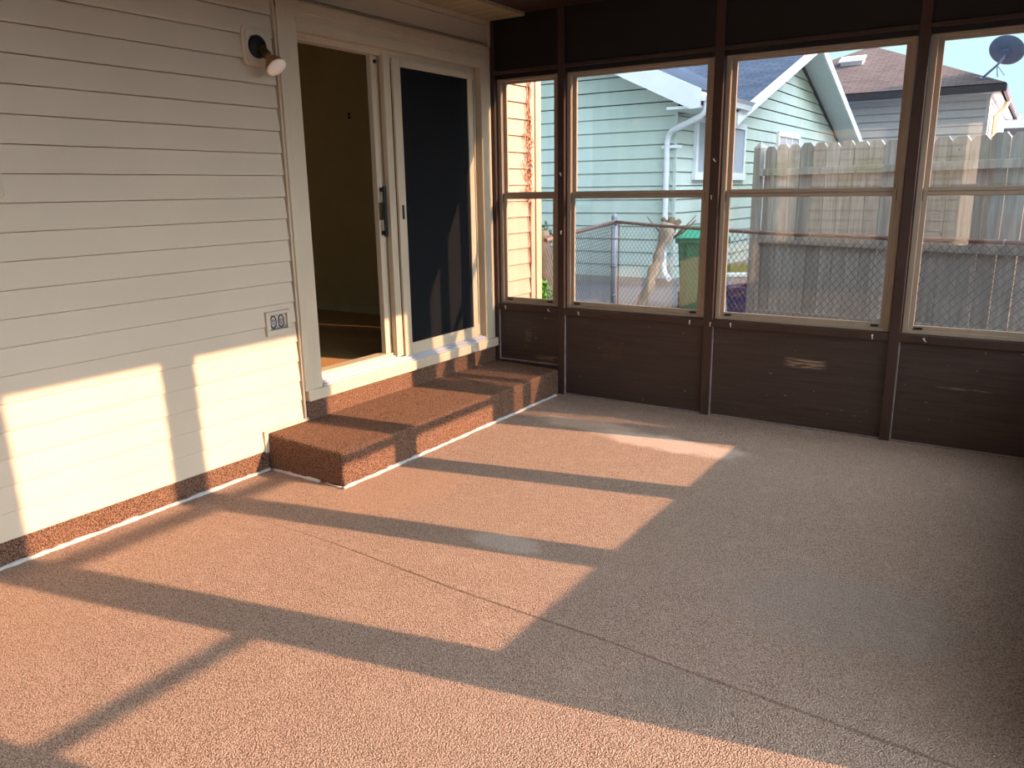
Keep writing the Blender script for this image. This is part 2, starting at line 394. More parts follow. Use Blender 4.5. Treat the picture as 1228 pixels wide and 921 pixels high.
def clapboard(b, p0, du, nrm, rng, z0, n, e, t, zmax=None, gap=0.016):
    """lapped boards: p0 ground point, du along the wall, nrm outwards; rng(z)->(a,b) extent along du"""
    p0 = Vector(p0); du = Vector(du); nrm = Vector(nrm); up = Vector((0, 0, 1))
    for k in range(n):
        za = z0+k*e; zb = za+e-gap
        if zmax is not None: zb = min(zb, zmax)
        if zb-za < 0.004: break
        a0, a1 = rng(za+1e-4); c0, c1 = rng(zb-1e-4)
        if a1-a0 < 0.02: break
        if c1-c0 < 0.02: c0 = c1 = (a0+a1)/2
        P = lambda u, z, o: p0+du*u+up*z+nrm*o
        tt = t*(zb-za)/e
        b.hexa([P(a0, za, -0.03), P(a1, za, -0.03), P(c1, zb, -0.03), P(c0, zb, -0.03)],
               [P(a0, za, t), P(a1, za, t), P(c1, zb, t-tt+0.001), P(c0, zb, t-tt+0.001)])

# ---- house wall (left)
wl_ = sempty('wall_left', 'cream lap siding of the house wall left of the door', 'wall')
b = MB()
def ext(z):
    return (-8.5, -2.31) if z < ZS+EX-0.003 else (-8.5, -2.0)
b2 = MB()
for k in range(22):
    za = ZS+k*EX
    y1 = -2.275 if k == 0 else -2.0
    P = lambda y, z, o: (o, y, z)
    # each course tapers and ends in a rolled lip that throws the thin dark line
    zb = za+EX
    if zb > 2.66: zb = 2.66
    prof = [(-0.012, za+0.002), (0.0125, za), (0.0135, za+0.006), (0.010, za+0.05), (0.0035, zb-0.004), (-0.012, zb)]
    b2.prism([(x, -8.5, z) for x, z in prof], (0, 8.5+y1, 0))
b2.build('lap_siding', M['siding'], wl_)
MB().box(-0.14, -0.012, -8.5, -1.95, -0.1, 2.72).build('sheathing', M['trim'], wl_)
MB().box(-0.14, -0.012, -1.95, 0.0, -0.1, 0.33).build('sheathing', M['trim'], wl_)
MB().box(-0.14, -0.012, -1.95, 0.0, 2.42, 2.72).build('sheathing', M['trim'], wl_)
# flat board over the door
MB().box(-0.02, 0.004, -1.955, -0.03, 2.525, 2.64).build('flat_panel', M['siding'], wl_, 0.002)
MB().box(-0.02, 0.016, -1.975, 0.0, 2.643, 2.676).build('frieze_strip', M['trim'], wl_, 0.002)
MB().box(-0.02, 0.016, -0.028, 0.0, 2.50, 2.645).build('corner_strip', M['trim'], wl_, 0.002)
# channel beside the door casing and strips along the step
b = MB(); b.box(-0.01, 0.020, -1.992, -1.980, 0.212, 2.64); b.build('siding_channel', M['trim'], wl_)
b = MB(); b.box(-0.008, 0.021, -2.29, -1.968, 0.2130, 0.2287); b.build('step_edge_strip', M['trim'], wl_, 0.002)
b = MB(); b.prism([(0.0, -2.293, 0.105), (0.022, -2.293, 0.105), (0.022, -2.267, 0.105), (0.0, -2.267, 0.105)], (0, 0, 0.118)); b.build('siding_end_strip', M['trim'], wl_, 0.002)

# carpet turned up along the wall
b = MB(); b.box(-0.012, 0.007, -8.5, -2.267, 0.0, ZS+0.012)
struct(b.build('baseboard_left', M['step_carpet'], None, 0.003), 'brown carpet strip turned up along the foot of the siding', 'baseboard')
# bead of white caulk along floor joints
def bead(pts, r0):
    out = []; rr = []
    for (p, q) in zip(pts[:-1], pts[1:]):
        p = Vector(p); q = Vector(q); n = max(2, int((q-p).length/0.035))
        for i in range(n):
            t = i/n; c = p.lerp(q, t)
            out.append((c.x+random.uniform(-.003, .003), c.y+random.uniform(-.003, .003), c.z+random.uniform(-.001, .002))); rr.append(r0*random.uniform(.65, 1.25))
    out.append(pts[-1]); rr.append(r0)
    return out, rr
p_, r_ = bead([(0.012, -8.4, 0.004), (0.012, -2.275, 0.004)], 0.0125)
struct(MB().tube(p_, r_, 7).build('trim_1', M['caulk']), 'rough white caulk line along the foot of the house wall', 'caulk line')

# ------------------------------------------------------------------ carpeted step
st = thing('porch_step', 'brown carpeted step below the sliding door', 'step', (0.29, -1.13, 0))
b = MB()
zb_, zf = 0.211, 0.191
lo = [(0.0, STEP_Y, 0.001), (STEP_X, STEP_Y, 0.001), (STEP_X, -0.004, 0.001), (0.0, -0.004, 0.001)]
hi = [(0.0, STEP_Y, zb_), (STEP_X, STEP_Y, zf), (STEP_X, -0.004, zf), (0.0, -0.004, zb_)]
b.hexa(lo, hi); b.build('tread', M['step_carpet'], st, 0.018, 4)
MB().box(-0.01, 0.012, -1.966, -0.004, 0.19, 0.345).build('riser', M['step_carpet'], st, 0.003)
p_, r_ = bead([(0.02, STEP_Y-0.004, 0.004), (0.40, STEP_Y-0.006, 0.004)], 0.012)
c1 = MB().tube(p_, r_, 7)
p_, r_ = bead([(0.45, STEP_Y-0.004, 0.003), (0.575, STEP_Y-0.004, 0.003)], 0.007); c1.tube(p_, r_, 6)
p_, r_ = bead([(STEP_X+0.002, STEP_Y-0.012, 0.004), (STEP_X+0.006, STEP_Y+0.6, 0.004), (STEP_X+0.006, -0.06, 0.004)], 0.012); c1.tube(p_, r_, 7)
c1.build('caulk_bead', M['caulk'], st)

# ------------------------------------------------------------------ sliding door
dr = sempty('door_1', 'cream sliding patio door standing half open', 'door')
# casing: outer flat, inner step
def casing(x0, x1, y0, y1, z0, z1, name):
    return MB().box(x0, x1, y0, y1, z0, z1).build(name, M['trim'], dr, 0.003)
casing(-0.03, 0.024, -1.980, -1.842, 0.388, 2.500, 'casing_side')
casing(-0.03, 0.032, -1.980, -1.925, 0.388, 2.500, 'casing_lip')
casing(-0.03, 0.024, -0.140, -0.046, 0.388, 2.500, 'casing_side')
casing(-0.03, 0.024, -1.842, -0.140, 2.350, 2.500, 'casing_head')
casing(-0.03, 0.033, -1.980, -0.046, 2.440, 2.500, 'casing_lip')
casing(-0.03, 0.028, -1.842, -0.140, 2.395, 2.412, 'casing_bead')
casing(-0.03, 0.012, -0.046, -0.004, 0.388, 2.500, 'corner_filler')
# jambs and head of the frame, with the track grooves
b = MB(); b.box(-0.15, -0.03, -1.85, -1.832, 0.42, 2.35); b.box(-0.06, -0.045, -1.835, -1.822, 0.44, 2.34); b.build('jamb', M['trim'], dr, 0.002)
b = MB(); b.box(-0.15, -0.03, -0.16, -0.138, 0.42, 2.35); b.build('jamb', M['trim'], dr, 0.002)
b = MB(); b.box(-0.15, -0.03, -1.85, -0.138, 2.335, 2.37); b.box(-0.055, -0.040, -1.83, -0.16, 2.318, 2.34); b.box(-0.105, -0.09, -1.83, -0.16, 2.318, 2.34); b.build('head_track', M['trim'], dr, 0.002)
# threshold: ledge, aluminium sill, tracks
MB().box(-0.02, 0.046, -1.968, -0.012, 0.327, 0.392).build('threshold_ledge', M['trim'], dr, 0.005)
b = MB(); b.prism([(-0.15, -1.84, 0.40), (0.030, -1.84, 0.392), (0.030, -1.84, 0.403), (-0.02, -1.84, 0.418), (-0.15, -1.84, 0.428)], (0, 1.70, 0)); b.build('sill_plate', M['sill_white'], dr)
b = MB()
for xx, hh in ((0.012, 0.421), (-0.012, 0.426), (-0.045, 0.440), (-0.10, 0.444)):
    b.box(xx-0.003, xx+0.003, -1.832, -0.142, 0.40, hh)
b.build('sill_track', M['sill_white'], dr)
MB().box(-0.15, -0.06, -1.832, -1.11, 0.42, 0.455).build('inner_threshold', M['trim'], dr, 0.003)
# fixed panel (right, outer track)
fx = MB(); fx.box(-0.065, -0.025, -1.112, -1.050, 0.43, 2.335); fx.box(-0.065, -0.025, -0.262, -0.205, 0.43, 2.335)
fx.box(-0.065, -0.025, -1.05, -0.262, 0.43, 0.495); fx.box(-0.065, -0.025, -1.05, -0.262, 2.285, 2.335); fx.box(-0.065, -0.027, -0.205, -0.158, 0.43, 0.515); fx.box(-0.065, -0.027, -0.205, -0.158, 2.265, 2.335)
fx.build('fixed_panel', M['trim'], dr, 0.004)
MB().box(-0.064, -0.060, -1.055, -0.162, 0.44, 2.33).build('fixed_pane', M['door_glass'], dr)
# sliding panel pushed behind it
sl = MB(); sl.box(-0.118, -0.078, -1.165, -1.085, 0.45, 2.325); sl.box(-0.118, -0.078, -0.24, -0.165, 0.45, 2.325)
sl.box(-0.118, -0.078, -1.085, -0.24, 0.45, 0.53); sl.box(-0.118, -0.078, -1.085, -0.24, 2.255, 2.325)
slo = sl.build('sliding_panel', M['trim'], dr, 0.004)
MB().box(-0.104, -0.100, -1.09, -0.23, 0.52, 2.26).build('sliding_pane', M['door_glass'], dr)
h = MB(); h.box(-0.078, -0.048, -1.150, -1.132, 1.235, 1.262); h.box(-0.078, -0.048, -1.150, -1.132, 1.505, 1.532); h.box(-0.052, -0.036, -1.152, -1.130, 1.225, 1.54)
h.build('door_handle', M['black'], slo, 0.004)
MB().box(-0.078, -0.070, -1.163, -1.120, 1.33, 1.44).build('lock_plate', M['olive'], slo, 0.002)
MB().lathe([(0, 0.012), (0.01, 0.012), (0.012, 0.0)], (-0.078, -1.135, 2.285), (1, 0, 0), 12).build('top_roller', M['black'], slo)
# screen door in the outermost track
sd = MB(); x0, x1 = -0.022, -0.004
sd.box(x0, x1, -1.050, -0.978, 0.425, 2.31); sd.box(x0, x1, -0.262, -0.205, 0.425, 2.31)
sd.box(x0, x1, -0.978, -0.262, 0.425, 0.505); sd.box(x0, x1, -0.978, -0.262, 2.265, 2.31)
sdo = sd.build('screen_door', M['trim'], dr, 0.003)
MB().box(-0.014, -0.0125, -0.978, -0.258, 0.50, 2.27).build('screen_mesh', M['door_screen'], sdo)
MB().box(-0.004, 0.004, -1.022, -1.006, 1.33, 1.42).build('screen_pull', M['frame_dark'], sdo, 0.002)

# ------------------------------------------------------------------ room behind the door
rz = 0.40
struct(MB().box(-4.2, -0.15, -4.2, 0.373, rz-0.1, rz).build('floor_room', M['room_carpet']), 'ochre carpet of the room inside the doorway', 'floor')
struct(MB().box(-4.2, -0.14, 0.373, 0.45, rz-0.1, 2.95).build('wall_room_side', M['room_wall']), 'olive tan wall of the room inside the doorway', 'wall')
struct(MB().box(-4.3, -4.2, -4.2, 0.45, rz-0.1, 2.95).build('wall_room_far', M['room_wall']))
b = MB(); b.box(-4.3, -3.2, -4.3, -4.2, rz-0.1, 2.95); b.box(-1.4, -0.14, -4.3, -4.2, rz-0.1, 2.95); b.box(-3.2, -1.4, -4.3, -4.2, rz-0.1, 1.3); b.box(-3.2, -1.4, -4.3, -4.2, 2.5, 2.95)  # unseen window opening, added so daylight reaches the room wall
struct(b.build('wall_room_near', M['room_wall']))
struct(MB().box(-4.3, -0.14, -4.3, 0.45, 2.86, 2.95).build('ceiling_room', M['room_wall']))
struct(MB().box(-4.2, -0.15, 0.355, 0.373, rz, rz+0.075).build('baseboard_room', M['room_base'], None, 0.003))
lsw = thing('wall_hook', 'tiny dark double hook on the room wall inside the doorway', 'hook', (-1.77, 0.37, 2.164))
MB().lathe([(0, 0.012), (0.006, 0.012), (0.02, 0.005), (0.022, 0.0)], (-1.77, 0.373, 2.18), (0, -1, 0), 10).build('upper_peg', M['black'], lsw)
MB().lathe([(0, 0.012), (0.006, 0.012), (0.02, 0.005), (0.022, 0.0)], (-1.77, 0.373, 2.148), (0, -1, 0), 10).build('lower_peg', M['black'], lsw)

# ------------------------------------------------------------------ window walls
def window(name, label, org, du, nrm, width, depth_dir=None, screens=True, zb=0.657, zt=2.283, lockpos=True):
    """double hung aluminium window; org = left end on the inner wall face, du along, nrm pointing out of the porch"""
    du = Vector(du); nrm = Vector(nrm); org = Vector(org)
    w = sempty(name, label, 'window')
    def bx(mb, u0, u1, z0, z1, n0, n1):
        c = org+du*((u0+u1)/2)+nrm*((n0+n1)/2)+Vector((0, 0, (z0+z1)/2))
        mb.obox(c, du*(abs(u1-u0)/2), nrm*(abs(n1-n0)/2), Vector((0, 0, abs(z1-z0)/2)))
    g = 0.006
    u0, u1 = g, width-g
    f = MB()
    bx(f, u0, u0+0.030, zb, zt, 0.030, 0.085); bx(f, u1-0.030, u1, zb, zt, 0.030, 0.085)
    bx(f, u0+0.03, u1-0.03, zb, zb+0.022, 0.030, 0.085); bx(f, u0+0.03, u1-0.03, zt-0.018, zt, 0.030, 0.085)
    fo = f.build('window_frame', M['frame'], w, 0.002)
    f = MB()    # upper sash, outer track
    bx(f, u0+0.028, u0+0.058, 1.437, zt-0.012, 0.062, 0.080); bx(f, u1-0.058, u1-0.028, 1.437, zt-0.012, 0.062, 0.080)
    bx(f, u0+0.058, u1-0.058, 1.437, 1.488, 0.062, 0.080); bx(f, u0+0.058, u1-0.058, zt-0.034, zt-0.012, 0.062, 0.080)
    us = f.build('upper_sash', M['frame'], w, 0.0015)
    f = MB(); bx(f, u0+0.055, u1-0.055, 1.48, zt-0.03, 0.070, 0.0715); f.build('upper_pane', M['glass'], us)
    f = MB()    # lower sash, inner track
    bx(f, u0+0.024, u0+0.056, zb+0.018, 1.482, 0.040, 0.059); bx(f, u1-0.056, u1-0.024, zb+0.018, 1.482, 0.040, 0.059)
    bx(f, u0+0.056, u1-0.056, 1.440, 1.462, 0.040, 0.059); bx(f, u0+0.056, u1-0.056, 1.464, 1.485, 0.042, 0.056)
    bx(f, u0+0.056, u1-0.056, zb+0.018, zb+0.048, 0.040, 0.059)
    ls = f.build('lower_sash', M['frame'], w, 0.0015)
    f = MB(); bx(f, u0+0.05, u1-0.05, zb+0.042, 1.445, 0.049, 0.0505); f.build('lower_pane', M['glass'], ls)
    for a in (u0+0.062, u1-0.062-0.042):
        f = MB(); bx(f, a, a+0.042, zb+0.026, zb+0.038, 0.034, 0.041); bx(f, a+0.008, a+0.034, zb+0.029, zb+0.035, 0.028, 0.036)
        f.build('tilt_latch', M['frame_dark'], ls, 0.001)
    for a in (u0+0.027, u1-0.034):
        f = MB(); bx(f, a, a+0.007, 1.41, 1.475, 0.036, 0.041); f.build('tilt_clip', M['frame_dark'], ls, 0.001)
    if screens:
        f = MB(); bx(f, u0+0.03, u1-0.03, zb+0.02, 1.45, 0.0815, 0.0822); f.build('insect_screen', M['screen'], w)
    return w

def wall_frame(name, label, org, du, nrm, L, posts, z_kick, batten=True, bot=None, skip=()):
    """posts = [(u0,u1)...] along the wall; kick panels and rails fill the bays between them"""
    du = Vector(du); nrm = Vector(nrm); org = Vector(org)
    w = sempty(name, label, 'wall')
    def bx(mb, u0, u1, z0, z1, n0, n1):
        c = org+du*((u0+u1)/2)+nrm*((n0+n1)/2)+Vector((0, 0, (z0+z1)/2))
        mb.obox(c, du*((u1-u0)/2), nrm*((n1-n0)/2), Vector((0, 0, (z1-z0)/2)))
    for (a, c) in posts:
        f = MB(); bx(f, a, c, 0.0, CEIL, 0.0, 0.092); f.build('post', M['post'], w, 0.003)
    for i, ((a0, a1), (c0, c1)) in enumerate(zip(posts[:-1], posts[1:])):
        zf0 = bot[i] if bot else 0.0
        f = MB(); bx(f, a1, c0, 2.285, CEIL, 0.016, 0.092); f.build('header_panel', M['header'], w)
        f = MB(); bx(f, a1, c0, 2.312, 2.336, -0.008, 0.017); f.build('header_batten', M['post'], w, 0.003)
        if i in skip: continue
        f = MB(); bx(f, a1, c0, 0.607, 0.655, 0.002, 0.095); f.build('sill_rail', M['post'], w, 0.003)
        f = MB(); bx(f, a1, c0, 0.0, 0.608, 0.020, 0.080); f.build('kick_panel', M['panel'], w)
        f = MB(); bx(f, a1, a1+0.007, zf0, 0.606, 0.004, 0.021); bx(f, a1, c0, zf0, zf0+0.010, 0.006, 0.021); f.build('caulked_edge', M['caulk2'], w, 0.002)
    return w
M['caulk2'] = mat('grey_panel_caulk', (128, 112, 108), 0.7, var=0.25, vscale=(20, 20, 20))

# ---- back wall, at y = 0, facing the camera
posts_b = [(-0.0, 0.042), (0.571, 0.624), (1.682, 1.743), (2.809, 2.866), (3.79, W)]
wb = wall_frame('wall_back', 'dark brown wooden wall with kick panels under the row of windows', (0, 0, 0), (1, 0, 0), (0, 1, 0), W, posts_b, 0.607, bot=[0.215, 0.0, 0.0, 0.0])
wn_lab = ['narrow double hung window nearest the sliding door', 'double hung window showing the green house corner and downspout',
          'double hung window showing the green gable', 'double hung window at the right edge showing the satellite dish']
for i in range(4):
    u0 = posts_b[i][1]; u1 = posts_b[i+1][0]
    window('window_%d' % (i+1), wn_lab[i], (u0, 0, 0), (1, 0, 0), (0, 1, 0), u1-u0)
# little turn buttons screwed to the posts and sill
for (x, z) in ((0.107, 0.636), (0.487, 0.636), (0.743, 0.633), (0.594, 1.613), (0.600, 1.210), (1.706, 1.673), (1.700, 1.448), (1.588, 0.634), (1.865, 0.637), (2.719, 0.634), (2.993, 0.637), (1.730, 0.632)):
    yy = 0.002 if z < 0.7 else 0.0
    b = MB(); b.lathe([(0, 0.006), (0.004, 0.006), (0.006, 0.003), (0.007, 0)], (x, yy, z), (0, -1, 0), 10)
    a = random.uniform(0.6, 1.6); b.obox((x+0.006*math.cos(a), yy-0.005, z-0.010*math.sin(a)), (0.012*math.cos(a), 0, -0.012*math.sin(a)), (0, 0.002, 0), (0.003*math.sin(a), 0, 0.003*math.cos(a)))
    b.build('turn_button', M['hook'], wb)

# ---- sunny wall at x = W with the storm door
posts_r = [(-0.0, 0.075), (0.985, 1.050), (1.848, 1.908), (2.742, 2.825), (3.64, 3.80), (4.66, 4.72), (5.62, 5.68), (6.80, 6.9)]
wr = wall_frame('wall_right', 'brown window wall on the sunny side of the porch', (W, 0, 0), (0, -1, 0), (1, 0, 0), 6.9, posts_r, 0.607, skip=(3,))
for i in range(7):
    if i == 3: continue
    u0 = posts_r[i][1]; u1 = posts_r[i+1][0]
    window('window_%d' % (5+i), None, (W, -u0, 0), (0, -1, 0), (1, 0, 0), u1-u0, screens=False)
sdr = sempty('door_2', 'storm door in the sunny window wall', 'door')
b = MB(); y0, y1 = -2.825, -3.64
for (ya, yb, za, zb2) in ((y0, y0-0.06, 0.02, 2.285), (y1+0.06, y1, 0.02, 2.285), (y0, y1, 0.02, 0.24), (y0, y1, 2.2, 2.285), (y0-0.05, y1+0.05, 1.005, 1.037)):
    b.box(W+0.03, W+0.06, yb, ya, za, zb2)
b.build('storm_door_frame', M['frame'], sdr, 0.002)
MB().box(W+0.044, W+0.0455, y1+0.055, y0-0.055, 0.235, 2.205).build('storm_door_pane', M['glass'], sdr)

# ---- end wall behind the camera
posts_e = [(0.0, 0.042), (0.571, 0.624), (1.682, 1.743), (2.809, 2.866), (3.79, W)]
we = wall_frame('wall_end', 'brown window wall behind the camera', (0, YE, 0), (1, 0, 0), (0, -1, 0), W, posts_e, 0.607)
for i in range(4):
    u0 = posts_e[i][1]; u1 = posts_e[i+1][0]
    window('window_%d' % (12+i), None, (u0, YE, 0), (1, 0, 0), (0, -1, 0), u1-u0, screens=False)

# ---- ceiling, soffit and roof
struct(MB().box(0.30, W+0.15, YE-0.15, 0.16, CEIL, CEIL+0.04).build('ceiling', M['ceiling']), 'dark red brown boarded porch ceiling', 'ceiling')
struct(MB().box(-0.02, 0.312, YE-0.1, -0.002, 2.676, 2.72).build('trim_2', M['soffit'], None, 0.003), 'cream boarded soffit strip along the top of the house wall', 'soffit')
struct(MB().box(-0.3, W+0.16, YE-0.2, 0.20, CEIL+0.04, CEIL+0.16).build('roof_porch', M['header']))

# ------------------------------------------------------------------ fittings on the siding
lm = thing('wall_spotlight', 'single outdoor spotlight with a reflector bulb beside the sliding door', 'wall light', (0.012, -2.112, 2.235))
def cut_plate(y0, y1, z0, z1, x0, x1, c):
    return MB().prism([(x0, y0+c, z0), (x0, y1-c, z0), (x0, y1, z0+c), (x0, y1, z1-c), (x0, y1-c, z1), (x0, y0+c, z1), (x0, y0, z1-c), (x0, y0, z0+c)], (x1-x0, 0, 0))
cut_plate(-2.204, -2.020, 2.138, 2.330, 0.0, 0.020, 0.020).build('mounting_block', M['trim'], lm, 0.003)
cut_plate(-2.184, -2.040, 2.158, 2.310, 0.019, 0.026, 0.012).build('block_face', M['siding'], lm, 0.002)
MB().lathe([(0, 0.056), (0.008, 0.056), (0.016, 0.050), (0.020, 0.030), (0.022, 0.0)], (0.026, -2.118, 2.232), (1, 0, 0), 28).build('canopy', M['black'], lm)
J = Vector((0.050, -2.112, 2.228)); F = Vector((0.150, -2.105, 2.118)); ax = (F-J).normalized()
MB().tube([(0.034, -2.118, 2.232), J+ax*0.012], 0.012, 12).build('swivel', M['black'], lm)
MB().lathe([(0.0, 0.012), (0.006, 0.020), (0.050, 0.022), (0.056, 0.024), (0.060, 0.018)], J, ax, 20).build('socket', M['olive'], lm)
L_ = (F-J).length
bo = MB().lathe([(0.054, 0.016), (0.066, 0.018), (0.085, 0.030), (0.110, 0.046), (L_-0.016, 0.053), (L_-0.010, 0.054)], J, ax, 28).build('bulb_reflector', M['bulb_cone'], lm)
MB().lathe([(L_-0.012, 0.054), (L_-0.006, 0.053), (L_, 0.044), (L_+0.006, 0.026), (L_+0.008, 0.0)], J, ax, 28).build('bulb_lens', M['bulb_face'], bo)

ot = thing('wall_outlet', 'grey twin outlet sunk in a cream siding block left of the door', 'outlet', (0.012, -2.13, 0.81))
b = MB()     # frame block with a recess
y0, y1, z0, z1 = -2.213, -2.045, 0.748, 0.880; a0, a1, c0, c1 = -2.185, -2.068, 0.778, 0.862
for q in ((y0, y1, z0, c0), (y0, y1, c1, z1), (y0, a0, c0, c1), (a1, y1, c0, c1)): b.box(0.0, 0.026, *q)
b.build('siding_block', M['siding'], ot, 0.003)
MB().box(0.0, 0.010, a0, a1, c0, c1).build('cover_plate', M['outlet_grey'], ot)
for yc in (-2.157, -2.103):
    ring = [(0.0125, yc+0.021*math.cos(t)*(1 if abs(math.cos(t)) < .8 else .92), 0.820+0.032*math.sin(t)) for t in [2*math.pi*k/28 for k in range(29)]]
    MB().tube(ring, 0.0034, 6, False).build('socket_ring', M['outlet_dark'], ot)
    r = MB(); r.lathe([(0, 0.017), (0.004, 0.017), (0.0045, 0.0)], (0.010, yc, 0.820), (1, 0, 0), 20); sk = r.build('socket_face', M['outlet_grey'], ot)
    s = MB(); s.box(0.0143, 0.0152, yc-0.008, yc-0.005, 0.823, 0.833); s.box(0.0143, 0.0152, yc+0.005, yc+0.008, 0.823, 0.833); s.lathe([(0, .0028), (.001, .0028)], (0.0143, yc, 0.811), (1, 0, 0), 8); s.build('socket_slots', M['outlet_dark'], sk)
MB().box(0.010, 0.0135, a0, a1, 0.7805, 0.7835).build('hinge_bar', M['outlet_dark'], ot)

sb = thing('siding_block', 'cream siding mounting block cut by the left edge of the photo', 'mounting block', (0.012, -3.53, 1.75))
cut_plate(-3.600, -3.433, 1.500, 1.680, 0.0, 0.024, 0.016).build('block_plate', M['trim'], sb, 0.003)
cut_plate(-3.580, -3.453, 1.520, 1.660, 0.023, 0.030, 0.010).build('block_face', M['siding'], sb, 0.002)

# ------------------------------------------------------------------ outdoors: ground
GZ = 0.04
b = MB(); b.box(-40, 40, 0.15, 60, GZ-0.3, GZ); b.box(W+0.2, 40, -40, 0.15, GZ-0.3, GZ); b.box(-6, W+0.2, -40, YE-0.2, GZ-0.3, GZ)
struct(b.build('ground', M['asphalt']), 'grey paved yard outside the windows', 'ground')

# ---- the house wall carried on past the porch
he = thing('house_extension', 'sunlit peach lap siding and corner board just outside the narrow window', 'house wall', (0, 0.35, 0))
b = MB(); clapboard(b, (0, 0.10, 0), (0, 1, 0), (1, 0, 0), lambda z: (0, 0.43), 0.06, 23, 0.1235, 0.016, gap=0.006); b.build('lap_siding', M['peach'], he)
b = MB(); b.box(-0.14, -0.02, 0.10, 0.66, 0.05, 2.9); b.build('sheathing', M['trim'], he)
b = MB(); b.box(-0.02, 0.022, 0.525, 0.590, 0.05, 2.9); b.build('corner_board', M['peach'], he, 0.002)
b = MB(); b.box(-0.10, 0.034, 0.590, 0.672, 0.05, 2.9); b.build('corner_board', M['peach_light'], he, 0.003)
struct(MB().box(-4.3, -0.14, 0.45, 0.64, 0.05, 2.95).build('wall_house_north', M['tan_wall']))

vn = MB()
for k in range(16):
    z = 1.35+0.07*k+random.uniform(0, .03); y = 0.50+random.uniform(-.03, .03); pts = []
    for j in range(6):
        pts.append((0.022+random.uniform(0, .018), y, z)); y += random.uniform(-.035, .022); z += random.uniform(-.01, .075)
    vn.tube(pts, [random.uniform(.0018, .0045)]*6, 5)
for k in range(26):
    z = 1.80+random.uniform(-.35, .30); y = 0.50+random.uniform(-.02, .02); pts = []
    for j in range(5):
        pts.append((0.025+random.uniform(0, .03), y, z)); y += random.uniform(-.045, .02); z += random.uniform(-.05, .05)
    vn.tube(pts, [random.uniform(.002, .005)]*5, 5)
vn.tube([(0.03, 0.51+0.012*math.sin(3*t), 0.9+t*0.16) for t in range(11)], 0.006, 6)
tag(vn.build('climbing_vine', M['vine'], None), 'dry brown vine climbing the peach siding by its corner board', 'vine')

# ------------------------------------------------------------------ wood fence
FA = Vector((1.05, 3.16, 0)); FB = Vector((4.05, 1.424, 0)); fd = (FB-FA).normalized(); fn = Vector((fd.y, -fd.x, 0))   # fn faces the porch
if fn.y > 0: fn = -fn
FL = (FB-FA).length
wf = thing('wood_fence', 'weathered grey dog eared board fence with mossy rails', 'fence', (FA.x, FA.y, GZ))
def fpt(u, z, o=0.0): return FA+fd*u+fn*o+Vector((0, 0, z))
nb = int((FL-0.10)/0.151)
for k in range(nb):
    u0 = 0.115+k*0.151; u1 = u0+0.1425
    zt_ = 1.885-0.022*(k/nb)*2+random.uniform(-.012, .012); c = 0.032; zb_k = 0.20+random.uniform(0, .03)
    poly = [fpt(u0, zb_k), fpt(u1, zb_k), fpt(u1, zt_-c*1.1), fpt(u1-c, zt_), fpt(u0+c, zt_), fpt(u0, zt_-c*1.1)]
    MB().prism(poly, -fn*0.018).build('picket', M['fence'], wf)
def rail(u0, u1, z0, z1, zz, name, o0=0.002, o1=0.04, sl=0.0):
    b = MB(); lo = [fpt(u0, z0, o0), fpt(u1, z0+sl, o0), fpt(u1, z0+sl, o1), fpt(u0, z0, o1)]; hi = [fpt(u0, z1, o0), fpt(u1, z1+sl, o0), fpt(u1, z1+sl, o1), fpt(u0, z1, o1)]
    b.hexa(lo, hi); return b.build(name, M['fence'], wf, 0.003)
rail(0.02, FL, 1.600, 1.665, 0, 'rail', sl=0.005)
rail(0.02, FL, 0.950, 1.040, 0, 'rail', sl=0.045)
b = MB(); b.hexa([fpt(0.05, GZ, 0.002), fpt(FL, GZ, 0.002), fpt(FL, GZ, 0.035), fpt(0.05, GZ, 0.035)], [fpt(0.05, 0.27, 0.002), fpt(FL, 0.49, 0.002), fpt(FL, 0.49, 0.035), fpt(0.05, 0.27, 0.035)])
b.build('kick_board', M['fence'], wf, 0.003)
c = fpt(0.045, 0, 0.0); b = MB()
b.obox((c.x, c.y, 0.95), fd*0.045, fn*0.045, (0, 0, 0.92)); pt = Vector((c.x, c.y, 1.935))
b.add([c+fd*sx*0.05+fn*sy*0.05+Vector((0, 0, 1.865)) for sx, sy in ((-1, -1), (1, -1), (1, 1), (-1, 1))]+[pt], [(0, 1, 4), (1, 2, 4), (2, 3, 4), (3, 0, 4), (3, 2, 1, 0)])
b.build('fence_post', M['fence'], wf, 0.003)
# slim cream upright tied to the end post
b = MB(); b.obox(fpt(0.115, 0.55, 0.02), fd*0.014, fn*0.014, (0, 0, 0.45)); b.build('stake', M['fence'], wf)

# ------------------------------------------------------------------ chain link fence
CA = Vector((-0.72, 3.60, 0)); CB = Vector((3.95, 0.988, 0)); CC = Vector((0.03, 0.74, 0))
cf = thing('chain_link_fence', 'low chain link fence with a rusty top rail and domed corner post', 'fence', (CA.x, CA.y, GZ))
def zr(t): return 1.121-0.10*t*(1-t)*1.4 if t < 0.5 else 1.086+0.03*(t-0.5)*2
Ld = (CB-CA).length
pts = [CA.lerp(CB, t/16)+Vector((0, 0, zr(t/16))) for t in range(17)]
MB().tube(pts, 0.018, 10).build('top_rail', M['rust'], cf)
MB().tube([CA+Vector((0, 0, 1.118)), CC+Vector((0, 0, 1.09))], 0.018, 10).build('top_rail', M['rust'], cf)
b = MB(); b.tube([CA+Vector((0, 0, GZ-0.05)), CA+Vector((0, 0, 1.13))], 0.036, 16)
po = b.build('corner_post', M['galv'], cf)
MB().lathe([(0, 0.039), (0.025, 0.041), (0.028, 0.034), (0.045, 0.034), (0.062, 0.038), (0.085, 0.036), (0.105, 0.022), (0.115, 0.0)], CA+Vector((0, 0, 1.105)), (0, 0, 1), 16).build('post_cap', M['galv'], po)
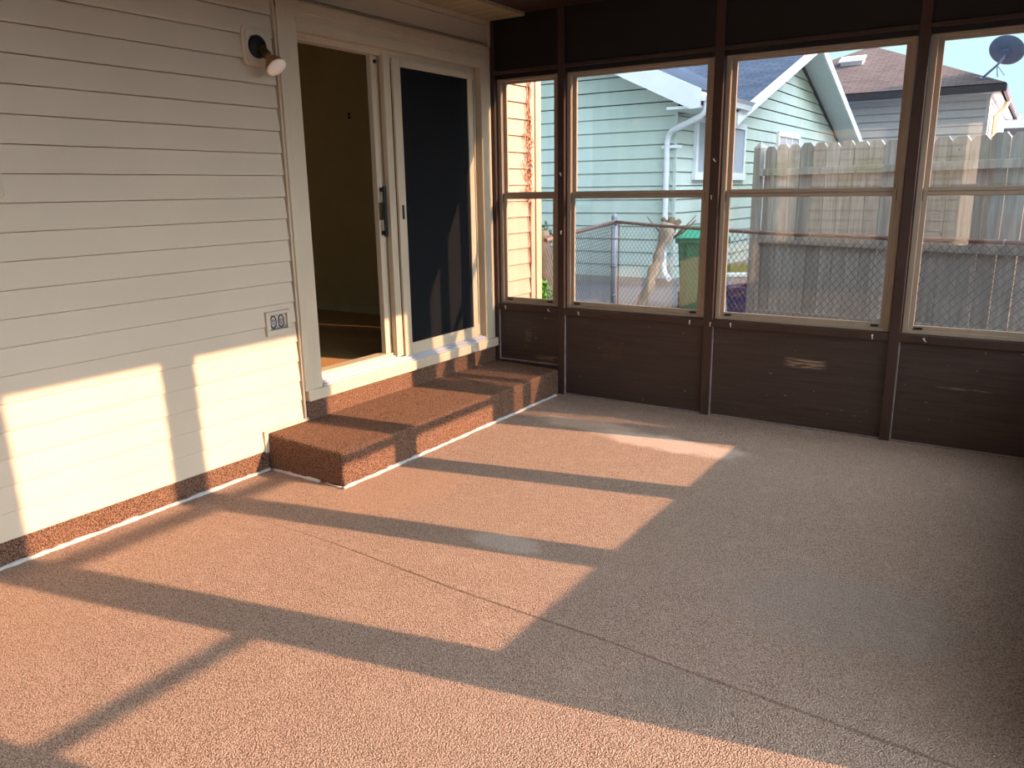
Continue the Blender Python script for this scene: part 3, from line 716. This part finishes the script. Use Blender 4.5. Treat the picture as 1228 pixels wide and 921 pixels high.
cd = (CB-CA).normalized(); ce = (CC-CA).normalized()
for z in (1.095, 0.93, 0.60, 0.25):
    MB().lathe([(-0.012, 0.040), (0.012, 0.040)], CA+Vector((0, 0, z)), (0, 0, 1), 16).build('tension_band', M['galv'], po)
MB().tube([CA+cd*0.095+Vector((0, 0, GZ+.02)), CA+cd*0.095+Vector((0, 0, 1.105))], 0.009, 8).build('tension_bar', M['rust'], cf)
MB().tube([CA+ce*0.09+Vector((0, 0, GZ+.02)), CA+ce*0.09+Vector((0, 0, 1.105))], 0.007, 8).build('tension_bar', M['galv'], cf)
def chain(a, d, L, zt, name):
    b = MB(); p = 0.072; H = zt-GZ-0.02; up = Vector((0, 0, 1)); n = int((L+H)/p)
    nr = Vector((d.y, -d.x, 0))
    for s in (0, 1):
        for k in range(n+1):
            # wires at 45 degrees inside the rectangle
            u0 = -H+k*p; t0 = max(0.0, -u0); t1 = min(H, L-u0)
            if t1-t0 < 0.01: continue
            if s == 0: q0 = a+d*(u0+t0)+up*(GZ+.02+t0); q1 = a+d*(u0+t1)+up*(GZ+.02+t1)
            else: q0 = a+d*(u0+t0)+up*(zt-t0); q1 = a+d*(u0+t1)+up*(zt-t1)
            o = nr*(0.0025 if s else -0.0025)
            b.tube([q0+o, q1+o], 0.0025, 4, False)
    return b.build(name, M['wire'], cf)
chain(CA+cd*0.095, cd, Ld-0.1, 1.115, 'wire_mesh'); chain(CA+ce*0.09, ce, (CC-CA).length-0.1, 1.125, 'wire_mesh')
b = MB()
for t in (0.12, 0.26, 0.40, 0.55, 0.70, 0.86):
    c = CA.lerp(CB, t)+Vector((0, 0, zr(t))); MB().lathe([(-0.004, 0.0205), (0.004, 0.0205)], c, cd, 12).build('tie_wire', M['galv'], cf)

# ------------------------------------------------------------------ things along the fence
lt = thing('leaning_trunk', 'bare leaning tree trunk cut off behind the chain link fence', 'tree trunk', (-0.36, 3.62, GZ))
base = Vector((-0.40, 3.62, GZ-0.03)); top = Vector((-0.09, 3.76, 1.10)); pts = []; rr = []
for i in range(15):
    t = i/14; q = base.lerp(top, t); pts.append((q.x+0.008*math.sin(i*1.7), q.y+0.006*math.cos(i*2.3), q.z)); rr.append(0.068-0.014*t+0.009*math.sin(i*2.9)+(0.035 if i >= 12 else 0))
MB().tube(pts, rr, 12).build('trunk', M['bark_light'], lt)
b = MB()
for (dx, dz, r) in ((-0.10, 0.10, .035), (0.02, 0.13, .05), (0.12, 0.06, .04)):
    b.tube([top+Vector((0, 0, -0.10)), top+Vector((dx*.6, 0.01, dz*.4-0.03)), top+Vector((dx, 0.02, dz*.55))], [r*1.3, r, r*.7], 9)
b.build('cut_branch_stubs', M['bark_dark'], lt)
b = MB()
for s in (-1, 1, 1, 1):
    a = random.uniform(.1, .3); b.tube([top+Vector((0.02*s, 0, -0.18)), top+Vector((0.16*s, 0.02, -0.12+a*.2)), top+Vector((0.30*s, 0.03, 0.0+a*.3))], [.012, .009, .005], 6)
b.build('twig', M['bark_dark'], lt)

ts = thing('tree_stump', 'rough peach barked trunk seen through the narrow window', 'tree trunk', (-0.60, 1.86, GZ))
base = Vector((-0.50, 1.80, GZ-0.03)); top = Vector((-0.72, 1.92, 1.10)); pts = []; rr = []
for i in range(14):
    t = i/13; q = base.lerp(top, t); pts.append((q.x+0.010*math.sin(i*2.1), q.y, q.z)); rr.append(0.098-0.022*t+0.012*math.sin(i*3.3))
MB().tube(pts, rr, 12).build('trunk', M['wood_stump'], ts)
b = MB(); b.tube([top+Vector((0, 0, -.25)), top+Vector((-.09, 0, -.06)), top+Vector((-.13, 0.02, 0.05))], [.05, .042, .03], 9); b.build('branch_stub', M['wood_stump'], ts)

def leaf_cloud(name, label, cat, c, r, n, size, m, kind_stems=True):
    t = thing(name, label, cat, (c[0], c[1], GZ)); b = MB()
    for k in range(n):
        th = random.uniform(0, 2*math.pi); ph = random.uniform(0, math.pi); q = random.random()**.4
        p = Vector((c[0]+r[0]*q*math.sin(ph)*math.cos(th), c[1]+r[1]*q*math.sin(ph)*math.sin(th), c[2]+r[2]*q*math.cos(ph)))
        d = Vector((random.uniform(-1, 1), random.uniform(-1, 1), random.uniform(-.4, .8))).normalized(); sd_ = d.cross(Vector((random.uniform(-.3, .3), random.uniform(-.3, .3), 1))).normalized()
        L = size*random.uniform(.6, 1.2); w_ = L*0.28; nn = d.cross(sd_)
        b.add([p, p+d*L*.45+sd_*w_+nn*L*.05, p+d*L, p+d*L*.45-sd_*w_+nn*L*.05, p+d*L*.5-nn*L*.06], [(0, 1, 4), (1, 2, 4), (2, 3, 4), (3, 0, 4)])
    b.build('leaves', m, t)
    s = MB()
    for k in range(9):
        s.tube([(c[0]+random.uniform(-.3, .3)*r[0], c[1]+random.uniform(-.3, .3)*r[1], GZ-0.02), (c[0]+random.uniform(-.8, .8)*r[0], c[1]+random.uniform(-.8, .8)*r[1], c[2]+random.uniform(-.2, .7)*r[2])], [.007, .003], 5)
    s.build('stems', M['bark_dark'], t)
    return t
leaf_cloud('leafy_plant', 'bright green leafy plant at the bottom of the narrow window', 'plant', (-0.36, 1.32, 0.40), (0.17, 0.20, 0.24), 520, 0.10, M['leaf'])
leaf_cloud('ivy_clump', 'dark ivy clump behind the peach barked trunk', 'plant', (-0.92, 2.30, 0.62), (0.22, 0.22, 0.52), 700, 0.08, M['leaf_dark'])
pp = thing('plastic_planter', 'mauve rounded tub standing behind the chain link beside the corner board', 'planter', (-0.98, 1.66, GZ))
MB().lathe([(0, 0.13), (0.16, 0.17), (0.32, 0.15), (0.34, 0.19), (0.50, 0.20), (0.60, 0.16), (0.68, 0.185), (0.78, 0.13), (0.80, 0.0)], (-0.98, 1.66, GZ), (0, 0, 1), 20).build('tub', M['purple'], pp)

def wheelie(c, yaw, w, d, h):
    t = thing('wheelie_bin', 'dark green wheelie bin with a teal lid beside the leaning trunk', 'bin', (c[0], c[1], GZ))
    R_ = Matrix.Rotation(yaw, 3, 'Z'); C_ = Vector((c[0], c[1], GZ))
    T = lambda x, y, z: C_+R_ @ Vector((x, y, z))
    f = 0.80
    b = MB(); b.hexa([T(-w/2*f, -d/2*f, .03), T(w/2*f, -d/2*f, .03), T(w/2*f, d/2*f, .03), T(-w/2*f, d/2*f, .03)], [T(-w/2, -d/2, h*.92), T(w/2, -d/2, h*.92), T(w/2, d/2, h*.92), T(-w/2, d/2, h*.92)]); b.build('bin_body', M['bin_green'], t, 0.02)
    b = MB(); b.hexa([T(-w/2-.03, -d/2-.03, h*.87), T(w/2+.03, -d/2-.03, h*.87), T(w/2+.03, d/2+.03, h*.87), T(-w/2-.03, d/2+.03, h*.87)], [T(-w/2-.03, -d/2-.03, h*.93), T(w/2+.03, -d/2-.03, h*.93), T(w/2+.03, d/2+.03, h*.93), T(-w/2-.03, d/2+.03, h*.93)]); b.build('rim', M['bin_green'], t, 0.008)
    b = MB(); b.hexa([T(-w/2-.04, -d/2-.05, h*.93), T(w/2+.04, -d/2-.05, h*.93), T(w/2+.04, d/2+.04, h*.93), T(-w/2-.04, d/2+.04, h*.93)], [T(-w/2+.03, -d/2+.04, h*1.03), T(w/2-.03, -d/2+.04, h*1.03), T(w/2-.03, d/2-.03, h*1.06), T(-w/2+.03, d/2-.03, h*1.06)]); b.build('lid', M['bin_lid'], t, 0.012)
    MB().tube([T(-w/2+.05, d/2+.07, h*.90), T(w/2-.05, d/2+.07, h*.90)], 0.016, 8).build('grip_bar', M['bin_green'], t)
    for s in (-1, 1):
        MB().lathe([(-.025, .05), (-.025, .10), (.025, .10), (.025, .05)], T(s*w/2*.85, d/2*.86, .10), R_ @ Vector((1, 0, 0)), 18).build('wheel', M['black'], t)
    for s in (-.3, 0, .3):
        b = MB(); b.hexa([T(s*w-.02, -d/2*f-.012, .08), T(s*w+.02, -d/2*f-.012, .08), T(s*w+.02, -d/2*f+.02, .08), T(s*w-.02, -d/2*f+.02, .08)], [T(s*w-.02, -d/2-.012, h*.86), T(s*w+.02, -d/2-.012, h*.86), T(s*w+.02, -d/2+.02, h*.86), T(s*w-.02, -d/2+.02, h*.86)]); b.build('front_rib', M['bin_green'], t, 0.004)
    return t
wheelie((0.14, 4.22), 0.36, 0.56, 0.56, 0.95)

bb = thing('blue_tub', 'navy blue storage tub by the end post of the wood fence', 'tub', (1.02, 3.22, GZ))
def tub(c, w, d, h, yaw):
    R_ = Matrix.Rotation(yaw, 3, 'Z'); C_ = Vector(c); T = lambda x, y, z: C_+R_ @ Vector((x, y, z)); f = .84
    b = MB(); b.hexa([T(-w/2*f, -d/2*f, 0), T(w/2*f, -d/2*f, 0), T(w/2*f, d/2*f, 0), T(-w/2*f, d/2*f, 0)], [T(-w/2, -d/2, h), T(w/2, -d/2, h), T(w/2, d/2, h), T(-w/2, d/2, h)]); b.build('tub_body', M['bin_blue'], bb, 0.02)
    b = MB(); b.hexa([T(-w/2-.02, -d/2-.02, h-.035), T(w/2+.02, -d/2-.02, h-.035), T(w/2+.02, d/2+.02, h-.035), T(-w/2-.02, d/2+.02, h-.035)], [T(-w/2-.02, -d/2-.02, h), T(w/2+.02, -d/2-.02, h), T(w/2+.02, d/2+.02, h), T(-w/2-.02, d/2+.02, h)]); b.build('tub_rim', M['bin_blue'], bb, 0.006)
tub((1.00, 3.52, GZ), 0.50, 0.40, 0.42, -0.45)

kb = thing('garden_curb', 'whitish concrete curb holding the grass strip along the green house', 'curb', (0.3, 6.6, GZ))
KA = Vector((-0.15, 6.05, 0)); KB = Vector((1.9, 7.45, 0)); kd = (KB-KA).normalized(); kn = Vector((kd.y, -kd.x, 0))
b = MB(); b.obox((KA+KB)/2+Vector((0, 0, .13)), kd*(KB-KA).length/2, kn*0.06, (0, 0, .14)); b.build('curb_wall', M['concrete'], kb, 0.01)
b = MB(); b.obox((KA+KB)/2+Vector((0, 0, .285)), kd*(KB-KA).length/2, kn*0.09, (0, 0, .022)); b.build('curb_cap', M['white_soffit'], kb, 0.008)
gb = MB()
for k in range(5200):
    u = random.uniform(0, 2.6); o = random.uniform(0.12, 1.5); p = KA+kd*u-kn*o
    if p.x < -1.02: continue
    h_ = random.uniform(.05, .15); a = random.uniform(0, 6.28); w_ = Vector((math.cos(a), math.sin(a), 0))*.009
    p = Vector((p.x, p.y, .22)); lean = Vector((random.uniform(-.05, .05), random.uniform(-.05, .05), h_))
    gb.add([p-w_, p+w_, p+lean], [(0, 1, 2)])
tag(gb.build('grass_strip', M['grass'], None), 'grass strip growing above the concrete curb', 'grass', None, 'stuff')
b = MB(); b.obox((KA+KB)/2-kn*0.8+Vector((0, 0, .13)), kd*1.3, kn*0.72, (0, 0, .10)); struct(b.build('ground_bed', M['earth']))

# ------------------------------------------------------------------ green neighbour house
XG, YG = -1.10, 6.40
gh = thing('green_house', 'pale green lap sided house with white trim and slate roof', 'house', (XG, YG, GZ))
SL = 0.46; EZ = 2.80; EXX = -0.58
roofz = lambda x: EZ+SL*(EXX-x)             # top of the low roof, eave at x = EXX
GC, GP, GS = 12.75, 4.36, 0.335              # gable centre, apex height, slope
e2 = 0.199; z00 = 0.14
b = MB(); clapboard(b, (XG, YG, 0), (-1, 0, 0), (0, -1, 0), lambda z: (max(0.0, (z-(roofz(XG)-0.16))/SL), 9.0), z00, 24, e2, 0.02); b.build('gable_siding', M['green_wall'], gh)
def grng(z):
    h_ = GP-0.22-z
    if z < 2.62: return (0.0, GC+5.3-YG)
    return (max(GC-h_/GS-YG, 0.0), min(GC+h_/GS, GC+5.3)-YG)
b = MB(); clapboard(b, (XG, YG, 0), (0, 1, 0), (1, 0, 0), grng, z00, 22, e2, 0.02); b.build('front_siding', M['green_wall'], gh)
b = MB(); b.box(XG-0.02, XG+0.024, YG-0.024, YG+0.0, z00, 2.72); b.build('corner_bead', M['green_wall'], gh)
b = MB(); b.box(XG-9, XG-0.03, YG+0.03, GC+5.2, GZ, 2.6); b.build('house_core', M['green_wall'], gh)
b = MB(); b.box(XG-9, XG+0.03, YG-0.03, GC+5.3, GZ, z00+0.01); b.build('foundation', M['concrete'], gh)
def roof_quad(name, pts, m, parent, thick=0.05):
    """quad roof slope with uv in metres; pts: eave a, eave b, ridge b, ridge a"""
    P4 = [Vector(p) for p in pts]; nrm = (P4[1]-P4[0]).cross(P4[3]-P4[0]).normalized()
    if nrm.z < 0: nrm = -nrm
    b = MB(); b.hexa([p-nrm*thick for p in P4], P4); o = b.build(name, m, parent)
    uv = o.data.uv_layers.new(name='UVMap'); du = (P4[1]-P4[0]).normalized(); dv = nrm.cross(du); off = parent_world(parent)
    for l in o.data.loops:
        q = Vector(o.data.vertices[l.vertex_index].co)+off-P4[0]; uv.data[l.index].uv = (q.dot(du), q.dot(dv))
    return o
YR = 6.0
roof_quad('low_roof', [(EXX, YR, EZ), (EXX, 8.0, EZ), (-7.0, 8.0, roofz(-7.0)), (-7.0, YR, roofz(-7.0))], M['slate'], gh)
roof_quad('low_roof', [(XG-0.06, 8.0, roofz(XG-0.06)), (XG-0.06, GC, roofz(XG-0.06)), (-7.0, GC, roofz(-7.0)), (-7.0, 8.0, roofz(-7.0))], M['slate'], gh)
# rake board on the near gable end, with soffit behind it
b = MB(); b.prism([(EXX-0.02, YR-0.02, EZ+0.012), (EXX-0.02, YR-0.02, EZ-0.235), (EXX-0.16, YR-0.02, EZ-0.245), (-7.0, YR-0.02, roofz(-7.0)-0.245), (-7.0, YR-0.02, roofz(-7.0)+0.006)], (0, 0.03, 0)); b.build('rake_board', M['white'], gh)
b = MB(); b.hexa([(XG-0.1, YR, roofz(XG-.1)-0.20), (-7.0, YR, roofz(-7.0)-0.20), (-7.0, YG, roofz(-7.0)-0.20), (XG-.1, YG, roofz(XG-.1)-0.20)], [(XG-.1, YR, roofz(XG-.1)-0.17), (-7.0, YR, roofz(-7.0)-0.17), (-7.0, YG, roofz(-7.0)-0.17), (XG-.1, YG, roofz(XG-.1)-0.17)]); b.build('rake_soffit', M['white_soffit'], gh)
# eave along the front: soffit, fascia, gutter
b = MB(); b.box(XG+0.0, EXX-0.02, YR, 8.0, EZ-0.235, EZ-0.20); b.build('eave_soffit', M['white_soffit'], gh)
g = MB(); g.prism([(EXX-0.02, YR-0.02, EZ-0.03), (EXX-0.02, YR-0.02, EZ-0.15), (EXX+0.07, YR-0.02, EZ-0.15), (EXX+0.09, YR-0.02, EZ-0.08), (EXX+0.13, YR-0.02, EZ-0.03), (EXX+0.115, YR-0.02, EZ-0.03), (EXX+0.08, YR-0.02, EZ-0.09), (EXX, YR-0.02, EZ-0.09), (EXX, YR-0.02, EZ-0.03)], (0, 2.05, 0)); go = g.build('gutter', M['white'], gh)
d = MB(); w2 = 0.036
path = [(EXX+0.04, 6.06, EZ-0.13), (EXX+0.03, 6.08, EZ-0.25), (EXX-0.04, 6.12, EZ-0.33), (XG-0.02, 6.28, EZ-0.50), (XG-0.09, 6.335, EZ-0.56), (XG-0.11, 6.34, EZ-0.66), (XG-0.11, 6.34, 0.42), (XG-0.10, 6.33, 0.31), (XG-0.06, 6.27, 0.24), (XG+0.06, 6.15, 0.17)]
d.tube(path, 0.042, 8); d.build('downspout', M['white'], gh)
b = MB(); b.box(XG-0.19, XG+0.10, 6.33, 6.385, EZ-0.74, EZ-0.70); b.build('downspout_strap', M['white'], gh)
# big front gable
AP = (XG+0.52, GC, GP); half = 5.2
for s in (-1, 1):
    y_e = GC+s*half; z_e = GP-GS*half
    roof_quad('gable_roof', [(XG+0.52, y_e, z_e), (-8, y_e, z_e), (-8, GC, GP), (XG+0.52, GC, GP)], M['slate'], gh)
    b = MB(); b.prism([(XG+0.50, GC, GP-0.01), (XG+0.50, y_e, z_e-0.01), (XG+0.50, y_e, z_e-0.20), (XG+0.50, GC, GP-0.20)], (0.035, 0, 0)); b.build('gable_rake_board', M['white'], gh)
    b = MB(); b.hexa([(XG, GC, GP-0.17), (XG, y_e, z_e-0.17), (XG+0.50, y_e, z_e-0.17), (XG+0.50, GC, GP-0.17)], [(XG, GC, GP-0.14), (XG, y_e, z_e-0.14), (XG+0.50, y_e, z_e-0.14), (XG+0.50, GC, GP-0.14)]); b.build('gable_soffit', M['white_soffit'], gh)
    b = MB(); b.hexa([(XG+0.004, GC, GP-0.25), (XG+0.004, y_e, z_e-0.25), (XG+0.034, y_e, z_e-0.25), (XG+0.034, GC, GP-0.25)], [(XG+0.004, GC, GP-0.17), (XG+0.004, y_e, z_e-0.17), (XG+0.034, y_e, z_e-0.17), (XG+0.034, GC, GP-0.17)]); b.build('gable_frieze', M['brown_gutter'] if s > 0 else M['white'], gh)
def far_window(parent, x, y0, y1, z0, z1, nm=2):
    f = MB(); t = 0.09
    f.box(x-.01, x+.05, y0, y0+t, z0, z1); f.box(x-.01, x+.05, y1-t, y1, z0, z1); f.box(x-.01, x+.05, y0+t, y1-t, z1-t, z1); f.box(x-.01, x+.06, y0-.05, y1+.05, z0-.01, z0+t*1.2)
    fo = f.build('window', M['white'], parent)
    MB().box(x-.005, x+.026, y0+t, y1-t, z0+t, z1-t).build('pane', M['curtain'], fo)
    for k in range(1, nm):
        yy = y0+t+(y1-y0-2*t)*k/nm; MB().box(x, x+.04, yy-.02, yy+.02, z0+t, z1-t).build('mullion', M['white'], fo)
far_window(gh, XG+0.01, 7.10, 9.58, 1.62, 2.56, 3); far_window(gh, XG+0.01, 11.7, 13.4, 1.70, 2.56, 3)

# ------------------------------------------------------------------ pale house behind the fence
HX, HY = 2.0996, 19.298
ph_ = thing('pale_house', 'pale grey sided house with a brown hip roof above the wood fence', 'house', (HX, HY, GZ))
b = MB(); clapboard(b, (HX, HY, 0), (-1, 0, 0), (0, -1, 0), lambda z: (0, 6.6), 0.3, 17, 0.203, 0.022, gap=0.03); b.build('front_siding', M['mauve_wall'], ph_)
b = MB(); clapboard(b, (HX, HY, 0), (0, 1, 0), (1, 0, 0), lambda z: (0, 10), 0.3, 17, 0.203, 0.018); b.build('side_siding', M['mauve_wall'], ph_)
b = MB(); b.box(HX-6.6, HX-.03, HY+.03, HY+10, GZ, 3.7); b.build('house_core', M['mauve_wall'], ph_)
b = MB(); b.box(HX-0.05, HX+0.035, HY-0.035, HY+0.30, 0.3, 3.72); b.build('corner_board', M['mauve_wall'], ph_)
ex0, ex1, ey0, ey1, ez = HX-7.2, HX+0.357, HY-0.567, HY+10.5, 3.873
rw = (ex1-ex0)/2; rx = (ex0+ex1)/2; pz = ez+0.45*rw
def roof_poly(name, pts, m, parent):
    P_ = [Vector(p) for p in pts]; b = MB(); nrm = (P_[1]-P_[0]).cross(P_[2]-P_[0]).normalized(); nrm = nrm if nrm.z > 0 else -nrm
    b.prism([p-nrm*.06 for p in P_], nrm*.06); o = b.build(name, m, parent)
    uv = o.data.uv_layers.new(name='UVMap'); du = (P_[1]-P_[0]).normalized(); dv = nrm.cross(du); off = parent_world(parent)
    for l in o.data.loops:
        q = Vector(o.data.vertices[l.vertex_index].co)+off-P_[0]; uv.data[l.index].uv = (q.dot(du), q.dot(dv))
    return o
roof_poly('hip_roof_slope', [(ex0, ey0, ez), (ex1, ey0, ez), (rx, ey0+rw, pz)], M['brown_roof'], ph_)
roof_poly('hip_roof_slope', [(ex1, ey0, ez), (ex1, ey1, ez), (rx, ey1-rw, pz), (rx, ey0+rw, pz)], M['brown_roof'], ph_)
roof_poly('hip_roof_slope', [(ex0, ey0, ez), (ex0, ey1, ez), (rx, ey1-rw, pz), (rx, ey0+rw, pz)], M['brown_roof'], ph_)
b = MB(); b.box(ex0, ex1, ey0-.02, ey0+.10, ez-0.20, ez-0.03); b.box(ex1-.10, ex1+.02, ey0, ey1, ez-0.20, ez-0.03); b.build('gutter', M['brown_gutter'], ph_)
b = MB(); b.box(ex0, ex1-.05, ey0+.05, ey1, ez-0.20, ez-0.17); b.build('eave_soffit', M['white_soffit'], ph_)
b = MB(); b.box(HX+.0, HX+.03, HY+0.55, HY+1.15, 1.6, 3.25); b.build('side_window', M['dark_pane'], ph_)
b = MB(); b.tube([(ex1-.04, HY+2.6, ez-.15), (ex1-.10, HY+2.6, ez-.35), (HX+.08, HY+2.6, ez-.55), (HX+.08, HY+2.6, .4)], .07, 8); b.build('downspout', M['tan_wall'], ph_)
vq = thing('roof_vent', 'small white box vent on the brown hip roof', 'roof vent', (-1.30, 20.0, 4.75))
vq.rotation_euler = (math.atan(0.45), 0, 0)
def rel_build(mb, name, m, parent, bev=0):
    me_o = mb.build(name, m, None, bev); me_o.parent = parent; return me_o
vq.location = (-1.58, 21.1, ez+0.45*(21.1-ey0))
rel_build(MB().box(-.30, .30, -.18, .18, -0.01, 0.10), 'vent_body', M['white'], vq, 0.01)
rel_build(MB().box(-.34, .34, -.23, .22, 0.10, 0.15), 'vent_cap', M['white'], vq, 0.01)

SK = lambda x, y, z: Vector((3.4516+(x-3.4516)*1.05, -5.027+(y+5.027)*1.05, 1.5068+(z-1.5068)*1.05))
onroof = lambda v, up=0.0: Vector((v.x, v.y, ez+0.45*(v.y-ey0)+up))
ft = onroof(SK(1.99, 17.95, 3.93)); f2 = onroof(SK(2.29, 17.95, 3.9)); f3 = onroof(SK(2.43, 18.0, 3.9))
dx_ = thing('satellite_dish', 'blue grey satellite dish on a bent mast above the brown roof', 'satellite dish', ft)
dc = SK(2.40, 18.25, 4.55); dax = Vector((-0.25, -0.72, -0.62)).normalized(); kn_ = SK(2.25, 18.02, 4.20)
b = MB(); b.lathe([(0.065*(1-(k/8)**2), 0.41*k/8) for k in range(0, 9)]+[(-0.012, 0.405)]+[(0.052*(1-(k/8)**2)-0.006, 0.40*k/8) for k in range(8, -1, -1)], dc, dax, 36); b.build('reflector', M['dish'], dx_)
b = MB(); b.tube([ft+Vector((0, 0, .02)), kn_, SK(2.36, 18.10, 4.36), dc+dax*0.06], .027, 8); b.build('mast', M['dish'], dx_)
MB().tube([kn_, f2+Vector((0, 0, .01))], .012, 6).build('brace', M['dish'], dx_)
MB().tube([kn_, f3+Vector((0, 0, .01))], .008, 6).build('brace', M['dish'], dx_)
hx_ = dax.cross(Vector((0, 0, 1))).normalized()
b = MB(); b.obox(dc+dax*0.085, hx_*0.09, dax*0.03, hx_.cross(dax)*0.07); b.build('bracket', M['dish'], dx_)
b = MB(); b.obox(ft+Vector((0, -0.004, .012)), (.07, 0, 0), Vector((0, 1, .45)).normalized()*.07, Vector((0, -.45, 1)).normalized()*.008); b.build('foot_plate', M['dish'], dx_)

fh = thing('distant_house', 'distant house with a dark gutter at the right edge of the view', 'house', (4.2, 34, GZ))
b = MB(); clapboard(b, (2.1, 31.7, 0), (1, 0, 0), (0, -1, 0), lambda z: (0, 8), 0.3, 15, 0.2, 0.02); b.build('siding', M['white'], fh)
b = MB(); b.box(2.12, 10, 31.73, 38, GZ, 3.3); b.build('house_core', M['white'], fh)
b = MB(); b.box(1.6, 10.4, 31.1, 31.3, 3.20, 3.44); b.build('gutter', M['brown_gutter'], fh)
roof_quad('roof_slope', [(1.6, 31.1, 3.46), (10.4, 31.1, 3.46), (10.4, 35, 4.2), (1.6, 35, 4.2)], M['grey_roof'], fh)
b = MB(); b.box(2.75, 3.0, 31.1, 31.4, 2.5, 3.3); b.build('downspout', M['brown_gutter'], fh)

# ------------------------------------------------------------------ yard behind the camera (seen in the panes), then unseen light blockers
sh = thing('tan_house', 'tan sided house beyond the end windows', 'house', (2, -13, GZ))
b = MB(); clapboard(b, (-4, -12.4, 0), (1, 0, 0), (0, 1, 0), lambda z: (0, 6.2), 0.2, 22, 0.2, 0.02); b.build('siding', M['tan_wall'], sh)
b = MB(); b.box(-4, 2.18, -18, -12.42, GZ, 4.6); b.build('house_core', M['tan_wall'], sh)

ff = thing('added_shade_fence', 'unseen board fence added on the sunny side to cut low light', 'fence', (8.6, -4, GZ))  # unseen fence, added to block low light entering the porch
for k in range(3): 
    b = MB(); b.box(8.60, 8.62, -13+k*5.0, -8.02+k*5.0, GZ+.05, 1.85); b.build('fence_panel', M['fence'], ff)
    MB().box(8.52, 8.61, -13.05+k*5.0, -12.95+k*5.0, GZ, 1.92).build('fence_post', M['fence'], ff)

nb_ = thing('added_shade_house', 'unseen tall house added on the sunny side to shade the green house', 'house', (9, 14, GZ))  # unseen house, added to keep sun and sky glow off the gable
MB().box(5.2, 13, 4.2, 20.0, GZ, 7.6).build('house_wall', M['tan_wall'], nb_)
roof_quad('roof_slope', [(4.9, 3.9, 7.5), (4.9, 20.4, 7.5), (9.1, 20.4, 9.2), (9.1, 3.9, 9.2)], M['grey_roof'], nb_)
roof_quad('roof_slope', [(13.3, 3.9, 7.5), (13.3, 20.4, 7.5), (9.1, 20.4, 9.2), (9.1, 3.9, 9.2)], M['grey_roof'], nb_)
